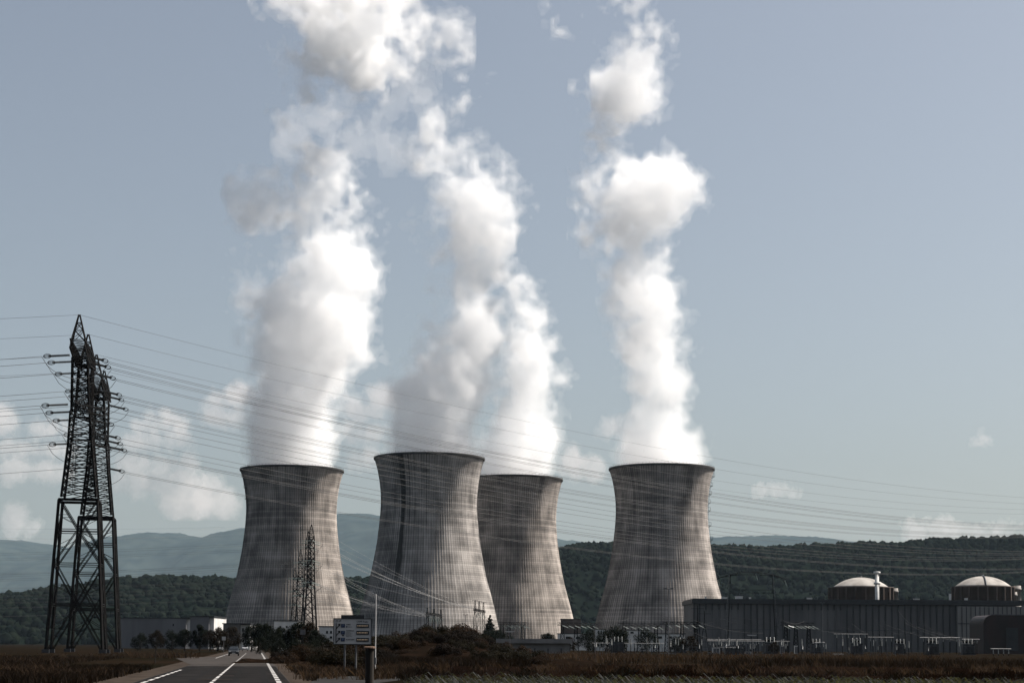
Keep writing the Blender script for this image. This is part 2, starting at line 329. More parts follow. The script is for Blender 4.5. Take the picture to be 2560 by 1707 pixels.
def cooling_tower(cpx, cpy, label, seed, tint, ladder_ang, streaks, strips, platforms):
    c = PZ(cpx, cpy, TH); loc = Vector((c.x, c.y, 0)); view = math.atan2(-loc.y, -loc.x)      # direction back to the viewer
    root = empty('cooling_tower', loc, 0, label, 'cooling tower', 'cooling towers of the power station')
    m = tower_mat('ribbed_concrete_shell', seed, tint, [(view_wrap(view + a), w, z0, z1, k) for a, w, z0, z1, k in streaks])
    NR = 128; zs = np.linspace(0, 126.0, 85); pz = [p[1] for p in PROF]; pr = [p[0] for p in PROF]
    r0 = np.interp(zs, pz, pr); k = np.array([.25, .5, .25]); r0[1:-1] = np.convolve(r0, k, 'valid'); r0[1:-1] = np.convolve(r0, k, 'valid')
    na = NR * 4; a = (np.arange(na) + .0) * 2 * math.pi / na; off = np.where(np.arange(na) % 4 == 0, .16, np.where(np.arange(na) % 4 == 2, -.05, 0.0))
    rr = r0[:, None] + off[None, :]
    v = np.stack([rr * np.cos(a), rr * np.sin(a), np.broadcast_to(zs[:, None], rr.shape)], -1).reshape(-1, 3)
    inner = np.stack([np.broadcast_to((r0 - 1.0)[:, None], rr.shape) * np.cos(a), np.broadcast_to((r0 - 1.0)[:, None], rr.shape) * np.sin(a), np.broadcast_to(zs[:, None], rr.shape)], -1).reshape(-1, 3)
    nz = len(zs); idx = np.arange(nz * na).reshape(nz, na); nx = np.roll(idx, -1, 1)
    f = np.stack([idx[:-1], nx[:-1], nx[1:], idx[1:]], -1).reshape(-1, 4); fi = f[:, ::-1] + nz * na
    mesh('shell', np.concatenate([v, inner]), np.concatenate([f, fi]), m, root)
    rim = MB().lathe([(36.2, 125.8), (37.3, 126.0), (37.45, 127.0), (37.3, 127.35), (36.5, 127.35), (36.3, 127.0), (35.4, 126.6), (35.4, 125.9)], 128, cap=False)
    rim.build('rim', mat('dark_stained_rim_concrete', (.02, .019, .019), .9, (.05, .048, .046), scale=.4), root)
    hr = MB()
    for i in range(90):
        t = 2 * math.pi * i / 90; hr.bar((37.0 * math.cos(t), 37.0 * math.sin(t), 127.3), (37.0 * math.cos(t), 37.0 * math.sin(t), 128.3), .05)
    hr.tube([(37.0 * math.cos(2 * math.pi * i / 90), 37.0 * math.sin(2 * math.pi * i / 90), 128.3) for i in range(91)], .05)
    hr.build('handrail', M['steel'], root)
    for a in strips:                           # earthing conductors running down the shell
        t = view + a; s = MB(); s.tube([((np.interp(z, pz, pr) + .3) * math.cos(t), (np.interp(z, pz, pr) + .3) * math.sin(t), z) for z in np.linspace(126, 70, 20)], .14)
        s.build('lightning_conductor', M['dark'], root)
    t = view + ladder_ang; ca, sa = math.cos(t), math.sin(t); la = MB()
    def pt(z, out, side): r = np.interp(z, pz, pr) + out; return (r * ca - side * sa, r * sa + side * ca, z)
    zl = list(np.arange(30, 126.1, 2.0))
    for sd in (-.35, .35): la.tube([pt(z, .75, sd) for z in zl], .07)
    for z in np.arange(30, 126, 1.0): la.bar(pt(z, .75, -.35), pt(z, .75, .35), .04)
    for z in np.arange(31, 126, 4): la.bar(pt(z, 0, 0), pt(z, .75, 0), .06)
    la.build('ladder', M['dark'], root)
    for z in platforms:
        p = MB()
        for sd in (-1.1, 1.1):
            p.bar(pt(z, 0, sd), pt(z, 2.1, sd), .1); p.bar(pt(z - 1.6, 0, sd), pt(z, 2.0, sd), .08); p.bar(pt(z, 2.1, sd), tuple(np.add(pt(z, 2.1, sd), (0, 0, 2.2))), .07)
            p.bar(tuple(np.add(pt(z, .2, sd), (0, 0, 2.2))), tuple(np.add(pt(z, 2.1, sd), (0, 0, 2.2))), .06)
        p.bar(pt(z, 2.1, -1.1), pt(z, 2.1, 1.1), .1); p.bar(tuple(np.add(pt(z, 2.1, -1.1), (0, 0, 2.2))), tuple(np.add(pt(z, 2.1, 1.1), (0, 0, 2.2))), .06)
        a0, b0, c0, d0 = pt(z, .1, -1.1), pt(z, 2.1, -1.1), pt(z, 2.1, 1.1), pt(z, .1, 1.1)
        p.add([a0, b0, c0, d0] + [(q[0], q[1], q[2] - .12) for q in (a0, b0, c0, d0)], [(0, 1, 2, 3), (7, 6, 5, 4), (0, 4, 5, 1), (1, 5, 6, 2), (2, 6, 7, 3), (3, 7, 4, 0)])
        p.build('platform', M['dark'], root)
    return loc
def view_wrap(a): return (a + math.pi) % (2 * math.pi) - math.pi
warm, cool = (1.0, .89, .80), (1.0, .92, .85)
T1 = cooling_tower(730.3, 1175.9, 'ribbed concrete cooling tower furthest left, behind the small pylons', 3.1, warm, -1.25, [(-.30, .05, 60, 75, .12), (.25, .10, 92, 108, .12)], [-.12], [121, 113, 105])
T2 = cooling_tower(1073.6, 1146.5, 'nearest and tallest looking cooling tower with a long dark vertical stripe', 7.7, cool, -.55, [(-.55, .060, 38, 62, .6), (-.28, .018, 75, 90, .2), (-.05, .012, 72, 84, .22), (-.4, .015, 70, 85, .18)], [], [118, 110, 102, 94, 86])
T3 = cooling_tower(1284.0, 1199.0, 'cooling tower partly hidden behind the right side of the striped tower', 12.2, warm, 1.9, [(.62, .08, 92, 104, .14)], [-.02], [120])
T4 = cooling_tower(1654.0, 1172.6, 'cooling tower furthest right with ladder platforms on its right edge', 17.9, (1, .90, .82), 1.52, [(-.62, .03, 85, 95, .12), (.6, .1, 96, 106, .1)], [.0], [121.5, 115, 109, 103, 97.5, 87, 77, 68])

# ------------------------------------------------------------------ steam and clouds: lumpy closed volumes
def surface_nets(Fv, o, h):
    nx, ny, nz = Fv.shape; ins = Fv > 0
    c = np.zeros((nx - 1, ny - 1, nz - 1), np.int8)
    for dx in (0, 1):
        for dy in (0, 1):
            for dz in (0, 1): c += ins[dx:nx - 1 + dx, dy:ny - 1 + dy, dz:nz - 1 + dz]
    act = (c > 0) & (c < 8); ii = np.argwhere(act); n = len(ii); vid = -np.ones(act.shape, np.int64); vid[act] = np.arange(n)
    acc = np.zeros((n, 3)); cnt = np.zeros(n)
    corners = [(a, b, d) for a in (0, 1) for b in (0, 1) for d in (0, 1)]
    for ca in corners:
        for ax in range(3):
            if ca[ax]: continue
            cb = list(ca); cb[ax] = 1
            fa = Fv[ii[:, 0] + ca[0], ii[:, 1] + ca[1], ii[:, 2] + ca[2]]; fb = Fv[ii[:, 0] + cb[0], ii[:, 1] + cb[1], ii[:, 2] + cb[2]]
            x = (fa > 0) != (fb > 0); t = np.where(x, fa / np.where(fa == fb, 1, fa - fb), 0)
            p = np.tile(np.array(ca, float), (n, 1)); p[:, ax] += t; acc[x] += p[x]; cnt[x] += 1
    v = (ii + acc / np.maximum(cnt, 1)[:, None]) * h + o
    quads = []
    for ax in range(3):
        b, d = [k for k in range(3) if k != ax]
        s0 = [slice(None)] * 3; s1 = [slice(None)] * 3
        s0[ax] = slice(0, -1); s1[ax] = slice(1, None)
        a0, a1 = ins[tuple(s0)], ins[tuple(s1)]; e = np.argwhere(a0 != a1)
        e = e[(e[:, b] > 0) & (e[:, d] > 0) & (e[:, b] < Fv.shape[b] - 1) & (e[:, d] < Fv.shape[d] - 1)]
        if not len(e): continue
        q = []
        for ob, od in ((-1, -1), (0, -1), (0, 0), (-1, 0)):
            w = e.copy(); w[:, b] += ob; w[:, d] += od; q.append(vid[w[:, 0], w[:, 1], w[:, 2]])
        q = np.stack(q, -1); flip = a0[e[:, 0], e[:, 1], e[:, 2]] ^ (ax == 1)
        q = np.where(flip[:, None], q, q[:, ::-1]); quads.append(q)
    return v, np.concatenate(quads)
def blob_field(blobs, h, pad, warp, wl, fine, fl, seed, soft):
    c = np.array([b[:3] for b in blobs]); r = np.array([b[3] for b in blobs])
    lo = (c - r[:, None]).min(0) - pad; hi = (c + r[:, None]).max(0) + pad; n = np.ceil((hi - lo) / h).astype(int) + 1
    g = np.stack(np.meshgrid(*[lo[k] + h * np.arange(n[k]) for k in range(3)], indexing='ij'), -1).astype(np.float32)
    off = np.array([13.7, 5.1, 21.3]) * seed
    w = np.stack([sample(NV[k], g / wl * 8 + off + k * 17) for k in range(3)], -1)
    q = g + w * warp
    D = np.full(g.shape[:3], -1e9, np.float32)
    for (x, y, z), rr in zip(c, r):
        d = rr - np.sqrt((q[..., 0] - x) ** 2 + (q[..., 1] - y) ** 2 + (q[..., 2] - z) ** 2)
        m = np.maximum(D, d); D = m + soft * np.exp(-np.minimum(np.abs(D - d), 60) / soft) * .35
    nz = sample(NF, g / fl * 8 + off[::-1])
    return D, nz, lo, g
steam_layers = [('thin_veil', 3.8, vol_mat('steam_thin', .010, (1, 1, 1), .0)), ('drifting_steam', -.8, vol_mat('steam_mid', .018, (1, 1, 1), .0)), ('dense_core', -4.0, vol_mat('steam_dense', .030, (1, 1, 1), .0))]
def steam(Y, rows, label, seed, base=None, h=1.8, rough=5.2, off=0.0, keep=(0, 1, 2)):
    rng = random.Random(seed); blobs = []
    for row in rows:
        y, xl, xr = row[:3]; thick = row[3] if len(row) > 3 else 1.0
        a, b = P(xl * K, y * K, Y), P(xr * K, y * K, Y); wdt = (b - a).length; mid = (a + b) / 2
        r = max(4.0, wdt / 2 * .90); k = max(1, int(round(wdt / 34.0))) if wdt > 50 else 1
        for i in range(k):
            u = (i + .5) / k - .5; rr = r / k * (1.6 if k > 1 else 1.0)
            blobs.append((mid.x + u * wdt * .86 + rng.uniform(-2, 2), mid.y + rng.uniform(-.3, .3) * r, mid.z + rng.uniform(-3, 3), rr * thick))
    if base is not None:
        for z in (119, 126, 133): 
            for i in range(7):
                t = 2 * math.pi * i / 7; blobs.append((base.x + 15 * math.cos(t), base.y + 15 * math.sin(t), z, 16.0))
            blobs.append((base.x, base.y, z, 18.0))
    D, nz, lo, g = blob_field(blobs, h, 12, 7.5, 55.0, 5.5, 30.0, seed, 5.0)
    amp = np.full(D.shape, rough, np.float32); D = D + off
    if base is not None:                       # calm just above the mouth, kept inside the rim
        zf = np.clip((g[..., 2] - 124) / 60, 0, 1); amp = amp * (.25 + .75 * zf) * (1 + .5 * np.clip((g[..., 2] - 260) / 150, 0, 1))
        rad = np.sqrt((g[..., 0] - base.x) ** 2 + (g[..., 1] - base.y) ** 2)
        zz = g[..., 2]; lim = 31.0 + .10 * np.clip(zz - 127, 0, None) + 1.2 * np.clip(zz - 195, 0, None); D = np.where(zz < 132, np.minimum(D, 33.5 - rad), np.minimum(D, lim - rad)); D = np.minimum(D, g[..., 2] - 118)
    root = empty('steam_plume', base if base is not None else Vector(blobs[0][:3]), 0, label, 'steam plume', 'steam plumes from the cooling towers')
    for name, iso, m in [steam_layers[i] for i in keep]:
        Fv = D + amp * nz * (1.5 if iso > 0 else 1.2) + (iso if base is None else np.where(g[..., 2] < 134, np.minimum(iso, 0), iso))
        Fv[0], Fv[-1], Fv[:, 0], Fv[:, -1], Fv[:, :, 0], Fv[:, :, -1] = -1, -1, -1, -1, -1, -1
        if (Fv > 0).sum() < 30: continue
        v, f = surface_nets(Fv, lo, h)
        o = mesh(name, v - np.array(root.location), f, m, root, smooth=True)
    return root

steam(T1.y, [(1040, 566, 780), (990, 566, 782), (940, 566, 785), (890, 566, 790), (840, 560, 790), (800, 574, 802), (760, 588, 812), (720, 596, 800), (690, 640, 800), (665, 622, 655, .6), (655, 705, 800),
             (610, 702, 862), (570, 705, 772), (560, 800, 862), (520, 800, 858), (530, 700, 770), (490, 700, 780), (450, 698, 815), (410, 700, 830), (370, 700, 775), (335, 695, 752), (315, 690, 742), (295, 685, 730), (275, 680, 715, .9), (250, 690, 745, .7), (230, 700, 800, .6),
             ],
      'left plume of steam rising from the furthest left tower', 11, T1)
steam(T1.y, [(690, 545, 590, .8), (640, 530, 580, .8), (600, 535, 575, .8), (560, 555, 590, .8), (520, 575, 610, .7)], 'thin grey wisp hanging left of the left plume', 83, rough=7, off=1, keep=(0,))
steam(T1.y, [(475, 575, 650), (445, 590, 648), (415, 590, 622, .8), (455, 545, 575, .8)], 'small pale tuft of steam left of the upper left plume', 89, rough=7, off=0, keep=(0, 1))
steam(T2.y, [(1010, 885, 1085), (960, 892, 1085), (910, 905, 1095), (860, 930, 1100), (810, 945, 1110), (760, 955, 1120), (710, 975, 1125), (660, 985, 1130), (610, 990, 1150), (560, 990, 1185), (520, 995, 1190), (480, 1000, 1165), (440, 1010, 1140), (400, 1040, 1130), (380, 1070, 1120),
             (340, 985, 1040, .7), (300, 1000, 1030, .6), (330, 1090, 1120, .6)],
      'middle plume of steam rising from the striped tower', 23, T2)
steam(T3.y, [(1070, 1120, 1280), (1030, 1118, 1272), (990, 1115, 1265), (950, 1115, 1250), (910, 1120, 1250), (860, 1135, 1245), (865, 1255, 1290, .9), (835, 1250, 1285), (810, 1135, 1240), (770, 1130, 1225), (730, 1125, 1210), (690, 1130, 1245), (650, 1125, 1215), (610, 1115, 1185)],
      'plume of steam leaning against the middle plume, from the half hidden tower', 31, T3)
steam(T4.y, [(1030, 1432, 1600), (985, 1440, 1585), (940, 1442, 1570), (900, 1440, 1560), (860, 1415, 1540), (820, 1408, 1545), (780, 1430, 1552), (740, 1435, 1555), (700, 1425, 1550), (660, 1425, 1520), (620, 1410, 1490), (580, 1390, 1475), (545, 1360, 1470), (530, 1440, 1535), (490, 1355, 1555), (450, 1360, 1540), (415, 1365, 1470), (380, 1350, 1430), (345, 1355, 1425), (325, 1350, 1428), (305, 1352, 1424), (285, 1354, 1418), (265, 1356, 1418), (245, 1360, 1432), (225, 1372, 1460)],
      'right plume of steam rising alone from the furthest right tower', 47, T4)
# torn pieces of steam that have drifted off the tops of the plumes
steam(T4.y, [(205, 1395, 1480), (185, 1385, 1520), (160, 1420, 1520), (135, 1440, 1490)], 'small round puff of steam floating above the right plume', 53)
steam(T4.y, [(85, 1430, 1530, .6), (60, 1460, 1525, .6), (45, 1380, 1420, .7), (30, 1250, 1330, .5), (20, 1260, 1400, .5), (10, 1400, 1520, .7), (-15, 1440, 1530)], 'torn steam at the top edge above the right puff', 59, rough=7.5, off=-2)
steam(T1.y, [(205, 690, 760, .6), (180, 650, 850, .6), (150, 680, 840, .7), (120, 700, 780, .6), (160, 640, 670, .7), (210, 825, 860, .6)], 'bright torn steam between the left plume and the dark steam bank', 61, rough=8, off=-3)
steam(T1.y, [(95, 620, 760, .7), (70, 660, 900), (45, 640, 940), (20, 620, 900, .9), (-10, 610, 940), (110, 850, 960, .6), (125, 880, 990, .5), (80, 910, 960, .7)], 'grey bank of old steam at the top left of the plumes', 67, rough=10, off=-9)
steam(T2.y, [(255, 1010, 1090, .6), (230, 1010, 1080, .8), (205, 1015, 1060, .8), (260, 1090, 1115, .6)], 'patch of steam above the middle plume', 71, rough=7, off=-1)
steam(T2.y, [(140, 1010, 1060, .8), (115, 995, 1065, .8), (85, 1015, 1060, .8), (65, 1030, 1050, .8), (20, 955, 970, .8), (55, 952, 968, .7), (-10, 950, 985)], 'tapering scrap of steam at the top centre', 73, rough=7, off=-1)
steam(T2.y, [(300, 840, 960, .35), (330, 880, 990, .35), (270, 760, 860, .35), (250, 900, 990, .35), (310, 650, 690, .5), (210, 930, 1000, .35)], 'faint thin veil of steam between the left and middle plumes', 79, rough=8, off=-1, keep=(0,))

def cloud(Y, rows, label, seed, faint=False):
    rng = random.Random(seed); blobs = []; sc = Y / 4000 * K
    for y, xl, xr in rows:
        a, b = P(xl * K, y * K, Y), P(xr * K, y * K, Y); wdt = (b - a).length; k = max(1, int(wdt / ((11 if faint else 34) * sc))); mid = (a + b) / 2
        for i in range(k):
            u = (i + .5) / k - .5; blobs.append((mid.x + u * wdt * .9, mid.y + rng.uniform(-20, 20) * sc, mid.z + rng.uniform(-3, 3) * sc, max((4 if faint else 9) * sc, wdt / k * .62 * rng.uniform(.8, 1.15))))
    D, nz, lo, g = blob_field(blobs, 2.6 * sc, 14 * sc, 7 * sc, 60 * sc, 0, 24 * sc, seed, 5 * sc)
    root = empty('cloud', Vector(blobs[0][:3]), 0, label, 'cloud', 'clouds low over the hills')
    for name, iso, m in ((('cloud_edge', 1.0 * sc, cl_mid),) if faint else (('cloud_edge', 4.0 * sc, cl_thin), ('cloud_body', -5.0 * sc, cl_mid))):
        Fv = D + 4.5 * sc * nz + iso; Fv[0], Fv[-1], Fv[:, 0], Fv[:, -1], Fv[:, :, 0], Fv[:, :, -1] = -1, -1, -1, -1, -1, -1
        if (Fv > 0).sum() < 30: continue
        v, f = surface_nets(Fv, lo, 2.6 * sc); mesh(name, v - np.array(root.location), f, m, root, smooth=True)
cl_thin = vol_mat('cloud_thin', .00025, (1, .94, .91)); cl_mid = vol_mat('cloud_dense', .0006, (1, .94, .91))  # warm tint of the sunlight is put into the scatter colour
CY_ = 34000
cloud(CY_, [(1150, 380, 540), (1110, 250, 520), (1065, 260, 460), (1020, 270, 440), (985, 290, 430), (960, 330, 400)], 'large pinkish cumulus just right of the big pylons', 101)
cloud(CY_, [(1080, 0, 160), (1030, 0, 170), (985, 60, 165), (970, -20, 40)], 'pinkish cumulus at the left edge behind the big pylons', 103)
cloud(CY_, [(1215, 0, 85), (1190, 0, 60)], 'small cloud low at the left edge above the hills', 105)
cloud(CY_, [(955, 470, 560), (920, 475, 560), (895, 510, 570)], 'pale cumulus beside the left side of the left plume', 107)
cloud(CY_, [(1050, 795, 870), (1000, 790, 875), (950, 795, 885), (920, 860, 915)], 'pale cumulus between the left and middle plumes', 109)
cloud(CY_, [(1075, 1295, 1395), (1055, 1290, 1340), (985, 1380, 1420)], 'faint cumulus between the half hidden tower and the right tower', 111)
cloud(CY_, [(1128, 1730, 1850), (1115, 1770, 1830)], 'small flat cloud right of the right tower', 113, True)
cloud(CY_, [(1005, 2222, 2275)], 'tiny isolated cloud near the right edge', 115, True)
cloud(CY_, [(1222, 2060, 2340), (1200, 2080, 2180), (1205, 2260, 2360)], 'long low cloud over the hill at the right edge', 117, True)
# ------------------------------------------------------------------ big tension pylons at the left
def ring_pts(hx, hy, z, cy=0.0): return [Vector((-hx, cy - hy, z)), Vector((hx, cy - hy, z)), Vector((hx, cy + hy, z)), Vector((-hx, cy + hy, z))]
def lattice(mb, lo, hi, n, w, wl, cross=True, horiz=True, legs=True):
    """four legs from ring lo to ring hi with n panels of bracing on every face"""
    for k in range(n):
        a = [lo[i].lerp(hi[i], k / n) for i in range(4)]; b = [lo[i].lerp(hi[i], (k + 1) / n) for i in range(4)]
        for i in range(4):
            j = (i + 1) % 4
            if legs: mb.bar(a[i], b[i], wl)
            mb.bar(a[i], b[j], w)
            if cross: mb.bar(a[j], b[i], w)
            if horiz: mb.bar(b[i], b[j], w)
def insulator(root, p, d, length, mat_i, ring=True, rad=.25):
    """tension string: discs on a rod, guard ring at the line end; returns the clamp point"""
    d = d.normalized(); mb = MB(); q = p + d * length
    mb.bar(p, p + d * length * 1.25, .05)
    nd = int(length / .19)
    for k in range(nd):
        c = p + d * (length * (k + .5) / nd); mb.bar(c - d * .06, c + d * .06, rad, rad * .52, 6)
    s = mb.build('insulator_string', mat_i, root)
    if ring:
        rb = MB(); side = d.cross(Vector((0, 0, 1))).normalized(); up = side.cross(d)
        for rot in (0.5, -0.5):
            e = side * math.cos(rot + 1.2) + up * math.sin(rot + 1.2); L0, L1, h = length * .86, length * 1.22, .42
            pts = [p + d * (L0 + (L1 - L0) * t) + e * (h * math.sin(math.pi * min(1, max(0, t))) ** .5 * sg) for sg, ts in ((1, [0, .06, .2, .5, .8, .94, 1]), (-1, [1, .94, .8, .5, .2, .06, 0])) for t in ts]
            rb.tube(pts, .05, 4)
        rb.build('guard_ring', M['steel'], s)
    return p + d * length * 1.3
def sagline(p, q, sag, n=40): return [p.lerp(q, i / n) - Vector((0, 0, sag * 4 * (i / n) * (1 - i / n))) for i in range(n + 1)]
def wire(p, q, sag, r, label, group, cat='overhead wire', m=None, n=40, name='overhead_wire'):
    mb = MB().tube(sagline(p, q, sag, n), r, 5); o = mb.build(name, m or M['wire'], smooth=True)
    return tag(o, label, cat, group)
def jumper(root, a, b, drop, r=.045):
    pts = []
    for i in range(13):
        t = i / 12; p = a.lerp(b, t); s = math.sin(math.pi * t); pts.append(p - Vector((0, 0, drop * s ** .6)))
    return MB().tube(pts, r, 4).build('jumper_loop', M['wire'], root)

ZP = 62.0
pk = [PZ(198.5, 787, ZP), PZ(221, 836, ZP), PZ(241.6, 886.5, ZP), PZ(261, 927, ZP)]
LINE_R = Vector((.69, .72, 0)).normalized(); LINE_L = Vector((-1, -.03, 0)).normalized()
def big_pylon(pa, pb, label, who):
    c = (pa + pb) / 2; half = (pb - pa).length / 2; arm = (pb - pa).normalized(); hd = math.atan2(-arm.x, arm.y)
    root = empty('transmission_pylon', (c.x, c.y, 0), hd, label, 'pylon', 'big tension pylons at the left')
    kx = 3.5
    b0, b1 = ring_pts(5.1, 4.6, 0), ring_pts(kx, kx - .2, 28.5)
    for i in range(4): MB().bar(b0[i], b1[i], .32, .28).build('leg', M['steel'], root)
    for i in range(4): MB().box((b0[i].x, b0[i].y, .35), (1.3, 1.3, .7)).build('footing', M['dark'], root)
    lb = MB()
    zs = [0, 9, 16.5, 22.8, 28.5]
    for k in range(4):
        a = [b0[i].lerp(b1[i], zs[k] / 28.5) for i in range(4)]; b = [b0[i].lerp(b1[i], zs[k + 1] / 28.5) for i in range(4)]
        for i in range(4):
            j = (i + 1) % 4; ma, mb_ = (a[i] + a[j]) / 2, (b[i] + b[j]) / 2
            s, e = (a, b) if k % 2 == 0 else (b, a); m0 = (e[i] + e[j]) / 2
            for o_ in (Vector((0, 0, .18)), Vector((0, 0, -.18))):
                lb.bar(s[i] + o_, m0 + o_, .10); lb.bar(s[j] + o_, m0 + o_, .10); lb.bar(b[i] + o_, b[j] + o_, .10)
            h1, h2 = s[i].lerp(m0, .5), s[j].lerp(m0, .5)
            lb.bar(s[i].lerp(e[i], .5), h1, .07); lb.bar(s[j].lerp(e[j], .5), h2, .07)
            lb.bar(s[i].lerp(e[i], .5) , s[i].lerp(m0, .75), .06); lb.bar(s[j].lerp(e[j], .5), s[j].lerp(m0, .75), .06)
    for i in range(4): lb.bar(b1[i], b1[(i + 1) % 4], .26)
    lb.build('lower_bracing', M['steel'], root)
    body = MB(); r1, r2, r3 = ring_pts(kx - .35, kx - .3, 29), ring_pts(2.2, 2.9, 38.5), ring_pts(1.75, 4.2, 45.0)
    lattice(body, r1, r2, 7, .10, .25); lattice(body, r2, r3, 5, .09, .22)
    for i in range(4): body.bar(r3[i], r3[(i + 1) % 4], .16)
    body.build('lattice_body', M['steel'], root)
    yl = half - 1.2
    for sg in (-1, 1):                         # the two upright limbs of the window
        lm = MB(); lattice(lm, ring_pts(1.6, 1.0, 45.0, sg * 3.4), ring_pts(1.35, 1.1, 54.5, sg * (yl - 2.0)), 7, .085, .22)
        lm.build('window_limb', M['steel'], root)
    bm = MB(); L0 = half + 2.6                 # top beam along the arm direction
    for sx in (-1, 1):
        for sg in (-1, 1):
            bm.bar((sx * 1.3, 0, 54.2), (sx * 1.3, sg * L0, 55.5), .2); bm.bar((sx * 1.25, 0, 57.2), (sx * 1.25, sg * L0, 57), .2)
    nb = 14
    for k in range(nb):
        y0, y1 = -L0 + 2 * L0 * k / nb, -L0 + 2 * L0 * (k + 1) / nb
        z0, z1 = 54.5 + 1.2 * abs(y0) / L0, 54.5 + 1.2 * abs(y1) / L0
        for sx in (-1, 1): bm.bar((sx * 1.3, y0, z0), (sx * 1.25, y1, 57), .11); bm.bar((sx * 1.25, y0, 57), (sx * 1.3, y1, z1), .11)
        bm.bar((-1.25, y0, 57), (1.25, y1, 57), .06); bm.bar((1.25, y0, 57), (-1.25, y0, 57), .06); bm.bar((-1.3, y0, z0), (1.3, y1, z1), .06); bm.bar((1.3, y0, z0), (-1.3, y0, z0), .06)
    bm.build('top_crossarm', M['steel'], root)
    for sg in (-1, 1):
        sp = MB(); lo = ring_pts(1.25, 1.1, 57, sg * half); hi = ring_pts(.10, .10, ZP, sg * half)
        for k, (t0, t1) in enumerate(((0, .42), (.42, .70), (.70, 1.0))):
            a = [lo[i].lerp(hi[i], t0) for i in range(4)]; b = [lo[i].lerp(hi[i], t1) for i in range(4)]
            for i in range(4):
                j = (i + 1) % 4; sp.bar(a[i], b[i], .14)
                if k < 2: sp.bar(a[i], b[j], .075); sp.bar(a[j], b[i], .075); sp.bar(b[i], b[j], .075)
        sp.build('earth_wire_peak', M['steel'], root)
    L1 = half + 3.2                            # lower crossarms
    for sg in (-1, 1):
        la = MB(); tip = Vector((0, sg * L1, 45.3))
        for sx in (-1, 1):
            la.bar((sx * 1.75, sg * 4.2, 45.0), tip, .12); la.bar((sx * 1.4, sg * 4.4, 47.6), tip, .10)
        for k in range(5):
            t0, t1 = k / 5, (k + 1) / 5
            for sx in (-1, 1):
                p0, q0 = Vector((sx * 1.75, sg * 4.2, 45.0)).lerp(tip, t0), Vector((sx * 1.4, sg * 4.4, 47.6)).lerp(tip, t1); la.bar(p0, q0, .06)
            la.bar(Vector((-1.75, sg * 4.2, 45)).lerp(tip, t0), Vector((1.75, sg * 4.2, 45)).lerp(tip, t1), .06)
        la.build('lower_crossarm', M['steel'], root)
    ld = MB()
    for sx in (-.22, .22): ld.bar((sx - .9, -3.0, 30), (sx - .9, -3.6, 44), .04)
    for k in range(28): ld.bar((-1.12, -3.0 - .6 * k / 28, 30 + k * .5), (-.68, -3.0 - .6 * k / 28, 30 + k * .5), .03)
    ld.build('climbing_ladder', M['steel'], root)
    rm = Matrix.Rotation(hd, 4, 'Z'); inv = rm.inverted().to_3x3()
    dl, dr = inv @ LINE_L, inv @ LINE_R
    att = [(-half - 1.6, 54.2, 'outer near'), (-half + 5.2, 54.2, 'inner near'), (half - 1.0, 54.2, 'far'), (-half - 2.6, 45.0, 'lower outer near'), (-half + 4.0, 44.6, 'lower inner near'), (half - 3.0, 44.8, 'lower far'), (1.0, 39.5, 'lowest')]
    far = 290.0
    for y, z, nm in att:
        ends = []
        for d, sx in ((dl, -1), (dr, 1)):
            p = Vector((sx * 1.4, y, z)); dd = Vector((d.x, d.y, -.10 if sx > 0 else -.06))
            e = insulator(root, p, dd, 3.9, M['porcelain']); ends.append(e)
        jumper(root, ends[0], ends[1], 3.6)
        w0, w1 = [rm @ e + Vector((c.x, c.y, 0)) for e in ends]
        for o_ in (0, .32):
            wire(w1 + Vector((0, 0, -o_)), w1 + LINE_R * 480 + Vector((0, 0, -1.5 - o_)), 10.5, .036, 'twin conductor of the %s phase strung right from %s' % (nm, who), 'conductors strung right from the big pylons') if o_ == 0 or 'lower' not in nm else None
        wire(w0, w0 + LINE_L * 330 + Vector((0, 0, -2)), 7, .04, 'conductor of the %s phase strung left from %s' % (nm, who), 'conductors strung left from the big pylons')
    for p, nm in ((pa, 'near'), (pb, 'far')):
        wire(p, p + LINE_R * 480 + Vector((0, 0, -1)), 9.0, .026, 'thin earth wire strung right from the %s peak, %s' % (nm, who), 'earth wires on the big pylons')
        wire(p, p + LINE_L * 330, 5.5, .026, 'thin earth wire strung left from the %s peak of %s' % (nm, who), 'earth wires on the big pylons')
    return root
big_pylon(pk[0], pk[1], 'nearest and tallest dark lattice pylon at the left edge, in front', 'the nearer big pylon')
big_pylon(pk[2], pk[3], 'second dark lattice pylon, half hidden just behind the tallest one', 'the farther big pylon')

